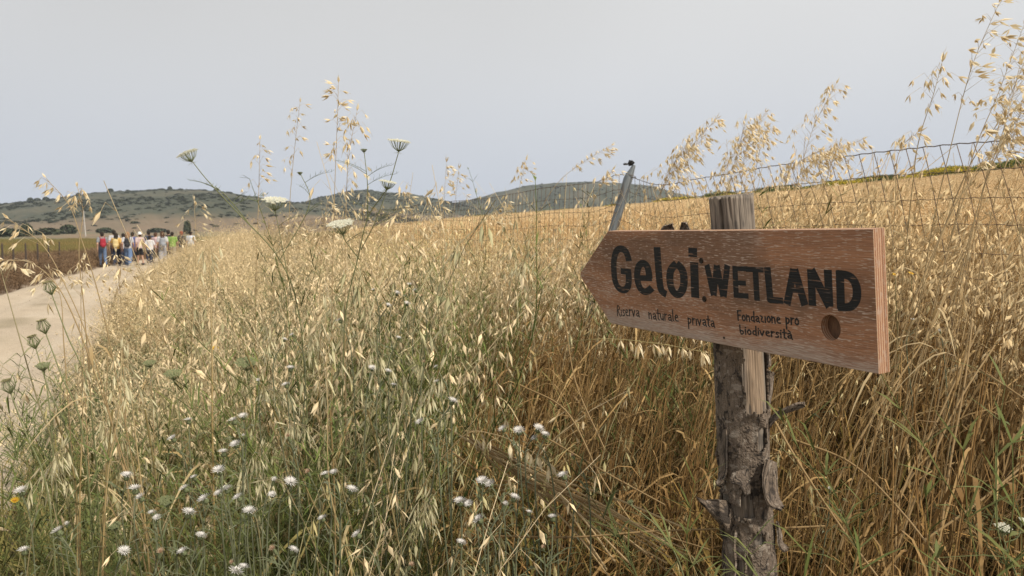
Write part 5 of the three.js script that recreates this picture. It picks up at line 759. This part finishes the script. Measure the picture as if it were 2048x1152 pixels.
  heroOat('long arching oat stem with a row of hanging spikelets under the arrow tip', null, [[955, 880, 1.92], [1005, 765, 1.9], [1105, 695, 1.87], [1200, 678, 1.84], [1320, 688, 1.78], [1428, 708, 1.72]], { n: 16, hang: 1, from: 0.70, spread: 0.35, oneSide: 0.3, blow: 0.1, slim: false, cs: [0.42, 0.36, 0.10], leaf: false });
  heroOat('arching oat stem with hanging spikelets above the fallen straw', null, [[930, 870, 1.7], [985, 868, 1.68], [1050, 895, 1.64], [1120, 945, 1.6]], { n: 12, hang: 1, from: 0.55, spread: 0.3, blow: 0.1, leaf: false });
  // greenish oats with slim hanging spikelets in the lower meadow
  const S = ['greenish wild oat with slim hanging spikelets among the white thistles', 'slim spiked oats among the thistles'];
  go(S, [[1.75, [610, 960], [585, 850], [560, 790], [525, 770]], [1.7, [690, 1000], [650, 880], [610, 850], [575, 850]], [1.65, [520, 1080], [500, 960], [520, 900]], [1.6, [640, 1120], [590, 1010], [560, 960], [530, 960]], [1.7, [330, 1060], [310, 960], [300, 910]], [1.8, [250, 960], [230, 880], [215, 830]], [1.7, [820, 960], [850, 820], [880, 740]], [2.0, [560, 800], [540, 700], [545, 640]], [2.0, [640, 800], [632, 700], [615, 640]], [2.2, [700, 760], [690, 660], [665, 610]], [1.9, [780, 880], [770, 760], [750, 700]], [2.4, [1010, 620], [1030, 540], [1060, 520]], [1.6, [120, 1080], [105, 980], [125, 900]], [1.55, [60, 1100], [90, 960], [120, 900]], [1.55, [860, 1120], [840, 1040], [850, 1000]]], { n: 16, hang: 1, from: 0.62, spread: 0.55, blow: 0.03, slim: true, cs: mixc(OLIVE, STRAW, 0.35) });
  go(S, [[1.7, [425, 860], [424, 700], [420, 560], [418, 480]], [1.55, [205, 1152], [215, 960], [240, 800], [243, 700]], [1.65, [704, 1152], [660, 980], [655, 800], [650, 620]], [1.6, [290, 1040], [270, 860], [255, 720]], [1.6, [160, 1000], [165, 840], [163, 700]]], { n: 9, hang: 0.9, from: 0.75, spread: 0.6, slim: true, cs: [0.42, 0.30, 0.11], r: 0.0024 });
}
// long loose straws, lying and leaning
{
  const straw = (label, group, p, r, c) => { const ctrl = p.map(([x, y, d]) => at(x, y, d)), base = ctrl[0].clone(), root = thing('straw_stalk', label, 'straw', base, group), g = new GB(), pts = curve(ctrl, 24).map((q) => q.sub(base)); g.tube(pts, r, r * 0.75, c, mixc(c, CREAM, 0.15), 7); part('stalk', g.geo(), heroStemMat, root); const n = new GB(); for (const k of [7, 15]) n.tube([pts[k], pts[k].clone().lerp(pts[k + 1], 0.25)], r * 1.5, r * 1.3, scl(c, 0.6), scl(c, 0.7), 7); part('node', n.geo(), heroStemMat, root); };
  const A = ['long pale straw leaning through the stubble behind the post', 'straws behind the post'], Bb = ['fallen straw lying across the matted grass left of the post', 'fallen straws left of the post'], D = ['thick tan stalk bending down through the thistle patch', 'bent stalks in the thistles'];
  for (const p of [[[1548, 1075, 1.62], [1545, 835, 1.66], [1600, 930, 1.6], [1700, 1080, 1.55], [1760, 1160, 1.5]].slice(1), [[1590, 880, 1.75], [1700, 925, 1.7], [1800, 1020, 1.62], [1900, 1150, 1.5]], [[1870, 1160, 1.6], [1900, 930, 1.75], [1930, 760, 1.85], [1945, 640, 1.95]], [[1770, 1160, 1.7], [1850, 950, 1.8], [1920, 800, 1.9], [1990, 690, 2.0]], [[1680, 1100, 1.8], [1740, 900, 1.9], [1800, 760, 2.0]], [[1960, 740, 1.6], [2000, 765, 1.55], [2060, 806, 1.5]], [[1850, 1080, 1.6], [1950, 1010, 1.62], [2060, 920, 1.65]], [[1655, 1000, 1.9], [1730, 860, 2.0], [1860, 660, 2.2], [1905, 560, 2.3]], [[1820, 620, 2.0], [1880, 480, 2.1], [1925, 380, 2.2]], [[1790, 1150, 1.8], [1800, 1000, 1.9], [1880, 830, 2.0], [1960, 650, 2.1]]]) straw(A[0], A[1], p, 0.0026, mixc(STRAW, STRAWD, 0.5 * rh()));
  for (const p of [[[930, 870, 1.95], [1100, 990, 1.8], [1280, 1100, 1.68], [1380, 1180, 1.6]], [[960, 880, 1.95], [1120, 965, 1.82], [1300, 1060, 1.7], [1420, 1100, 1.62]], [[985, 905, 1.9], [1090, 1000, 1.8], [1200, 1120, 1.65]], [[985, 1072, 1.6], [1150, 1074, 1.58], [1300, 1063, 1.57], [1440, 1058, 1.56]], [[1570, 1056, 1.62], [1650, 1052, 1.62]], [[1040, 770, 2.1], [1130, 820, 2.0], [1200, 950, 1.9], [1260, 1040, 1.8]], [[1100, 880, 2.0], [1220, 950, 1.9], [1330, 1010, 1.8]], [[1000, 960, 1.8], [1100, 975, 1.75], [1250, 1040, 1.7]], [[900, 900, 1.9], [1040, 1010, 1.8], [1130, 1100, 1.7]], [[1130, 640, 2.4], [1150, 760, 2.3], [1210, 900, 2.1]]]) straw(Bb[0], Bb[1], p, 0.0024, mixc(STRAW, STRAWD, 0.3 + 0.4 * rh()));
  for (let k = 0; k < 13; k++) { const o = (rh() - 0.5) * 90, e = (rh() - 0.5) * 200, m = (rh() - 0.5) * 56, q = rh() * 60; straw(Bb[0], Bb[1], [[930 + o + q, 872 + o * 0.5 + q * 0.7, 2.02], [1040 + o * 0.6 + q * 0.5, 938 + m * 0.6 + q * 0.3, 1.86], [1180 + e * 0.4, 1032 + m - e * 0.25, 1.70], [1300 + e, 1120 - e * 0.45 + m, 1.56]], 0.0019 + 0.0009 * rh(), mixc(STRAW, CREAM, 0.45 * rh())); }
  for (const p of [[[545, 815, 1.75], [590, 920, 1.7], [640, 1030, 1.62], [760, 1165, 1.5]], [[660, 820, 1.8], [668, 960, 1.7], [672, 1165, 1.55]], [[225, 820, 1.7], [210, 980, 1.6], [195, 1165, 1.5]], [[290, 820, 1.7], [310, 940, 1.65], [320, 1010, 1.6]], [[110, 830, 1.7], [150, 960, 1.6], [155, 1165, 1.5]], [[490, 700, 1.9], [530, 800, 1.8], [560, 900, 1.75]], [[735, 820, 1.8], [770, 950, 1.7], [800, 1100, 1.6]]]) straw(D[0], D[1], p, 0.0021, mixc(STRAWD, OLIVE, 0.3 + 0.5 * rh()));
}
// white flowered milk thistles
{
  const petals = new GB(); const rp = RNG(7);
  for (let i = 0; i < 46; i++) { const u = i * 2.39996, k = Math.sqrt((i + 0.5) / 46), tilt = 0.25 + 1.15 * k, L = 0.010 + 0.006 * k, d = V(Math.cos(u) * Math.sin(tilt), Math.cos(tilt), Math.sin(u) * Math.sin(tilt)), b = V(Math.cos(u) * 0.003 * k, 0, Math.sin(u) * 0.003 * k), c = mixc([0.54, 0.515, 0.49], [0.70, 0.675, 0.63], rp()); petals.ribbon([b, b.clone().addScaledVector(d, L * 0.5), b.clone().addScaledVector(d, L).add(V(0, -0.001, 0))], 0.0021, c, scl(c, 1.04), V(-d.z, 0.2, d.x + 0.01)); }
  const pg = petals.geo(), cup = new THREE.LatheGeometry([[0.0012, -0.013], [0.0050, -0.0115], [0.0066, -0.007], [0.0052, -0.002], [0.0034, 0.001]].map(([a, b]) => new THREE.Vector2(a, b)), 12), bract = new GB();
  for (let i = 0; i < 16; i++) { const u = i * 2.4, y = -0.012 + 0.009 * (i / 16), e = V(Math.cos(u), 0.35, Math.sin(u)); bract.ribbon([V(Math.cos(u) * 0.0055, y, Math.sin(u) * 0.0055), V(Math.cos(u) * 0.0095, y + 0.003, Math.sin(u) * 0.0095), V(Math.cos(u) * 0.0125, y + 0.004, Math.sin(u) * 0.0125)], 0.0018, [0.13, 0.15, 0.07], [0.3, 0.27, 0.14], V(-e.z, 0.2, e.x)); }
  const bg = bract.geo(), pMat = phys({ vertexColors: true, roughness: 0.8, transmission: 0.2, thickness: 0, specularIntensity: 0.3 }), wilt = phys({ vertexColors: true, color: lin(0.75, 0.55, 0.4), roughness: 0.9, transmission: 0.2, thickness: 0, specularIntensity: 0.3 }), cMat = std({ color: lin(0.12, 0.14, 0.065) });
  const spots = '254,951 43,981 49,1100 117,1061 134,1048 248,1102 271,977 281,994 304,1025 314,1035 389,954 370,976 402,1071 321,1105 378,1025 438,940 454,977 438,986 477,994 465,1125 487,1134 471,1143 427,1131 448,904 468,840 487,832 487,872 471,888 346,876 378,840 366,1102 409,997 617,944 548,961 581,964 544,989 499,1022 577,873 668,944 652,948 760,960 704,979 645,1036 547,1098 587,1100 840,843 920,1002 937,1007 822,1131 715,1068 923,1085 820,569 831,580 843,592 795,586 747,579 815,607 777,610 798,676 570,679 585,669 517,762 777,743 835,776 873,733 874,763 582,736 572,769 906,802 679,640 745,736 848,725 788,770 1038,861 1078,857 1070,875 1091,869 1006,857 1146,911 965,962 980,967 1106,1034 1030,995 1010,1010 1059,1025 1091,1068 1087,1095 958,1038 1127,950 1827,640 1880,662 1660,978'.split(' ').map((s) => s.split(',').map(Number));
  const depth = (y) => { const T = [[540, 3.4], [600, 3.0], [680, 2.55], [760, 2.15], [850, 1.9], [950, 1.72], [1050, 1.6], [1150, 1.5]]; let i = 0; while (i < T.length - 2 && y > T[i + 1][0]) i++; return lerp(T[i][1], T[i + 1][1], clamp((y - T[i][0]) / (T[i + 1][0] - T[i][0]))); };
  spots.forEach(([x, y], i) => {
    const d = depth(y) * (lerp(0.68, 0.83, sstep(600, 900, y)) + 0.06 * rp()) + (x > 1600 ? 0.35 : 0), h = at(x, y, d), base = onLand(V(h.x + 0.12 * (rp() - 0.5), 0, h.z - 0.05 + 0.16 * (rp() - 0.5)), -0.01), where = x > 1600 ? ['white thistle flower in the straw right of the post', 'thistles in the straw'] : x > 950 ? ['white thistle flower beside the fallen straw', 'thistles beside the fallen straw'] : y < 700 ? ['small white thistle flower among the dry oats', 'thistles among the dry oats'] : ['white thistle flower in the green herb patch', 'thistles in the green herb patch'];
    const t = thing('thistle', where[0], 'thistle', base, where[1]), hv = h.clone().sub(base), tilt = V((rp() - 0.5) * 1.2, 1, -0.15 + 0.6 * rp()).normalize(), st = new GB(), neck = hv.clone().addScaledVector(tilt, -0.013), mid = neck.clone().multiplyScalar(0.6).add(V((rp() - 0.5) * 0.06, 0, (rp() - 0.5) * 0.06));
    const sp = curve([V(0, 0, 0), mid, neck.clone().addScaledVector(tilt, -0.05), neck], 14); st.tube(sp, 0.002, 0.0011, [0.15, 0.17, 0.09], [0.24, 0.25, 0.15], 4);
    for (let k = 0; k < 9; k++) { const b = sp[4 + Math.floor(rp() * 9)], u = rp() * 6.28, e = V(Math.cos(u), 0.5, Math.sin(u)), L = 0.03 + 0.03 * rp(); st.ribbon([b, b.clone().addScaledVector(e, L * 0.6), b.clone().addScaledVector(e, L).add(V(0, -0.012, 0))], 0.004, [0.13, 0.155, 0.075], [0.2, 0.21, 0.11], V(-e.z, 0, e.x)); }
    part('stem', st.geo(), heroStemMat, t);
    const hd = new THREE.Group(); hd.name = 'flower_head'; hd.position.copy(hv); hd.quaternion.setFromUnitVectors(V(0, 1, 0), tilt); hd.rotateY(rp() * 6); const age = rp(), sz = (0.50 + 0.40 * rp()) * lerp(0.82, 1, sstep(600, 900, y)); hd.scale.set(sz * (age < 0.2 ? 0.55 : 1), sz * (age < 0.2 ? 1.25 : 1), sz * (age < 0.2 ? 0.55 : 1)); t.add(hd);
    if (age > 0.05) part('petals', pg, age < 0.12 ? wilt : pMat, hd); part('cup', cup, cMat, hd); part('bracts', bg, pMat, hd);
  });
  // a few small yellow daisies
  const yg = new GB(); for (let i = 0; i < 13; i++) { const u = i / 13 * 6.283, e = V(Math.cos(u), 0.25, Math.sin(u)); yg.ribbon([V(0, 0, 0), V(e.x * 0.006, 0.0015, e.z * 0.006), V(e.x * 0.011, 0.002, e.z * 0.011)], 0.0045, [0.55, 0.32, 0.02], [0.62, 0.40, 0.04], V(-e.z, 0, e.x)); } const yG = yg.geo(), disc = new THREE.SphereGeometry(0.0042, 10, 6).scale(1, 0.6, 1);
  for (const [x, y, d, lab] of [[430, 697, 2.2, 'left'], [30, 1001, 1.8, 'left'], [1790, 550, 2.7, 'right'], [1822, 547, 2.8, 'right']]) {
    const h = at(x, y, d), base = onLand(V(h.x + 0.03, 0, h.z - 0.04), -0.01), t = thing('yellow_daisy', lab === 'left' ? 'small yellow daisy in the meadow beside the track' : lab === 'mid' ? 'small yellow daisy in the matted straw by the post' : 'small yellow daisy in the straw between sign and fence', 'daisy', base, 'yellow daisies ' + (lab === 'left' ? 'beside the track' : lab === 'mid' ? 'by the post' : 'by the fence')), hv = h.clone().sub(base), st = new GB();
    st.tube(curve([V(0, 0, 0), hv.clone().multiplyScalar(0.6).add(V(0.02, 0, 0)), hv], 10), 0.0016, 0.001, [0.16, 0.17, 0.06], [0.2, 0.2, 0.08], 4); part('stem', st.geo(), heroStemMat, t);
    const m = part('petals', yG, pMat, t); m.position.copy(hv); m.quaternion.setFromUnitVectors(V(0, 1, 0), V(0.2, 1, 0.5).normalize()); const c = part('disc', disc, std({ color: lin(0.5, 0.24, 0.02) }), t); c.position.copy(hv).add(V(0, 0.0015, 0.001));
  }
}
// wild carrots
{
  const rc = RNG(55), floretMat = phys({ vertexColors: true, roughness: 0.9, transmission: 0.5, thickness: 0, specularIntensity: 0.2 }), floret = (g, p, s, c) => { for (let k = 0; k < 5; k++) { const u = k * 1.2566 + rc() * 0.4, a = g.v(p.clone(), c), b = g.v(p.clone().add(V(Math.cos(u) * s, s * (0.9 * rc() - 0.1), Math.sin(u) * s)), c), d = g.v(p.clone().add(V(Math.cos(u + 0.9) * s, s * (1.1 * rc() - 0.1), Math.sin(u + 0.9) * s)), c); g.tri(a, b, d); } };
  function umbel(parent, pos, dir, R, kind) {
    const U = new THREE.Group(); U.name = 'umbel'; U.position.copy(pos); U.quaternion.setFromUnitVectors(V(0, 1, 0), dir.clone().normalize()); parent.add(U);
    const rays = new GB(), tops = new GB(), br = new GB(), n = kind === 'nest' ? 26 : 34, gr = [0.30, 0.33, 0.17], white = kind === 'green' ? [0.34, 0.37, 0.20] : [0.84, 0.83, 0.72];
    for (let i = 0; i < n; i++) {
      const u = i * 2.39996, k = Math.sqrt((i + 0.5) / n), rr = R * k; let e, m;
      if (kind === 'nest') { m = V(Math.cos(u) * R * (0.6 + 0.3 * k), R * 0.9, Math.sin(u) * R * (0.6 + 0.3 * k)); e = V(Math.cos(u) * rr * 0.55, R * (1.75 + 0.15 * rc()), Math.sin(u) * rr * 0.55); } else { e = V(Math.cos(u) * rr, R * (0.92 - 0.10 * k * k + 0.04 * rc()), Math.sin(u) * rr); m = e.clone().multiplyScalar(0.5).add(V(Math.cos(u) * rr * 0.12, -R * 0.06, Math.sin(u) * rr * 0.12)); }
      rays.tube([V(0, 0, 0), m, e], 0.0006, 0.0004, gr, gr, 3);
      const q = kind === 'nest' ? 5 : 16; for (let f = 0; f < q; f++) { const w = f * 2.4, s = Math.sqrt(f / q) * R * 0.15; floret(tops, e.clone().add(V(Math.cos(w) * s, kind === 'nest' ? 0.001 * rc() : R * (0.10 * (1 - s / (R * 0.16)) + 0.05 * rc()), Math.sin(w) * s)), kind === 'nest' ? 0.0022 : R * 0.066, kind === 'nest' ? mixc([0.34, 0.33, 0.17], [0.50, 0.44, 0.26], rc()) : scl(white, 0.85 + 0.25 * rc())); }
    }
    for (let i = 0; i < 9; i++) { const u = i / 9 * 6.283, e = V(Math.cos(u), kind === 'nest' ? 0.3 : -0.25, Math.sin(u)), L = R * 0.7; br.ribbon([V(0, 0, 0), V(0, 0, 0).addScaledVector(e, L * 0.5), V(0, 0, 0).addScaledVector(e, L)], 0.0016, gr, gr, V(-e.z, 0, e.x)); }
    part('rays', rays.geo(), heroStemMat, U); part('florets', tops.geo(), floretMat, U); part('bracts', br.geo(), heroStemMat, U);
    return U;
  }
  const carrot = (label, group, stems, heads, leafy) => {
    const first = at(...stems[0][0]), base = onLand(first, -0.01), root = thing('wild_carrot', label, 'wild carrot', base, group);
    stems.forEach((s, i) => { const c = s.map((p) => at(...p)); if (!i) c.unshift(base.clone()); const g = new GB(), pts = curve(c.map((p) => p.clone().sub(base)), 26); g.tube(pts, i ? 0.0012 : 0.0018, i ? 0.0008 : 0.0010, [0.20, 0.215, 0.09], [0.30, 0.31, 0.16], 6); part('stem', g.geo(), heroStemMat, root);
      if (leafy) for (let k = 0; k < 4; k++) { const b = pts[8 + Math.floor(rc() * 16)], lf = new GB(), u = rc() * 6.28, e = V(Math.cos(u), 0.6, Math.sin(u)); const mid = many(6, (_, j) => b.clone().addScaledVector(e, 0.075 * j / 5).add(V(0, -0.02 * (j / 5) ** 2, 0))); lf.tube(mid, 0.0007, 0.0004, [0.12, 0.15, 0.06], [0.15, 0.18, 0.07], 3); for (let j = 1; j < 6; j++) for (const sd of [-1, 1]) { const L = 0.028 * (1 - j / 9), d = V(-e.z * sd, 0.5, e.x * sd).addScaledVector(e, 0.7).normalize(); lf.ribbon([mid[j], mid[j].clone().addScaledVector(d, L * 0.5), mid[j].clone().addScaledVector(d, L)], 0.0018, [0.11, 0.145, 0.055], [0.16, 0.19, 0.08], V(0, 0.3, 1)); } part('leaf', lf.geo(), heroStemMat, root); } });
    heads.forEach(([x, y, d, R, dir, kind]) => umbel(root, at(x, y, d).sub(base), dir, R, kind));
  };
  carrot('tall wild carrot with flat white umbels arching against the sky above the meadow', null, [[[690, 640, 1.95], [715, 520, 1.93], [738, 430, 1.9], [775, 375, 1.88], [797, 305, 1.86]], [[735, 435, 1.9], [735, 370, 1.88], [728, 300, 1.87]], [[722, 500, 1.92], [752, 440, 1.9], [774, 380, 1.88]], [[720, 520, 1.93], [690, 480, 1.9], [686, 468, 1.88]]], [[797, 304, 1.86, 0.027, V(0.12, 1, 0.05), 'open'], [774, 380, 1.88, 0.021, V(0.2, 1, 0.1), 'open'], [686, 470, 1.88, 0.031, V(-0.1, 1, 0.32), 'open'], [728, 305, 1.87, 0.008, V(0, 1, 0), 'green']], true);
  carrot('wild carrot leaning towards the track with a raised white umbel', null, [[[600, 640, 2.0], [560, 520, 1.95], [470, 420, 1.9], [410, 355, 1.87], [384, 322, 1.86]], [[500, 450, 1.92], [455, 395, 1.9], [430, 372, 1.88]], [[585, 600, 1.98], [560, 470, 1.95], [550, 420, 1.94]], [[560, 520, 1.95], [620, 400, 1.95], [600, 345, 1.95]]], [[384, 324, 1.86, 0.025, V(-0.45, 1, 0.1), 'open'], [550, 422, 1.94, 0.03, V(0.1, 1, 0.25), 'open'], [600, 350, 1.95, 0.007, V(0, 1, 0), 'green']], true);
  const nest = ['wild carrot with a closed green seed head beside the dirt track', 'closed wild carrots beside the track'];
  for (const [x, y, d, sx] of [[104, 590, 1.65, 30], [92, 668, 1.55, 30], [72, 698, 1.65, 25], [22, 788, 1.5, 30]]) carrot(nest[0], nest[1], [[[x + sx + 40, y + 180, d], [x + sx, y + 80, d], [x, y, d]]], [[x, y, d, 0.015, V(-0.2, 1, 0.1), 'nest']], false);
  const grn = ['wild carrot with a flat pale green umbel low in the meadow', 'green wild carrots in the meadow'];
  for (const [x, y, d, R] of [[88, 742, 1.6, 0.014], [494, 742, 1.9, 0.026], [348, 760, 1.9, 0.02], [300, 735, 2.0, 0.015], [880, 610, 2.4, 0.02], [230, 1060, 1.5, 0.012], [335, 1012, 1.6, 0.016]]) carrot(grn[0], grn[1], [[[x + 20, y + 200, d], [x + 12, y + 80, d], [x, y, d]]], [[x, y, d, R, V(0.05, 1, 0.3), 'green']], true);
  carrot('wild carrot in bud with white florets by the straw right of the post', null, [[[2035, 1165, 1.35], [2020, 1120, 1.35], [2004, 1068, 1.35]], [[2016, 1105, 1.35], [1975, 1075, 1.34], [1960, 1054, 1.34]], [[2010, 1085, 1.35], [2035, 1075, 1.35], [2044, 1048, 1.35]]], [[2004, 1066, 1.35, 0.013, V(0, 1, 0.3), 'open'], [1960, 1054, 1.34, 0.005, V(-0.3, 1, 0.3), 'green'], [2044, 1046, 1.35, 0.007, V(0.2, 1, 0.3), 'open']], true);
  carrot('young wild carrot with fine green leaves beside the bark flake of the post', null, [[[1370, 1165, 1.5], [1320, 1060, 1.5], [1262, 1010, 1.5]]], [[1262, 1008, 1.5, 0.006, V(-0.3, 1, 0.2), 'green']], true);
}
renderer.render(scene, camera);
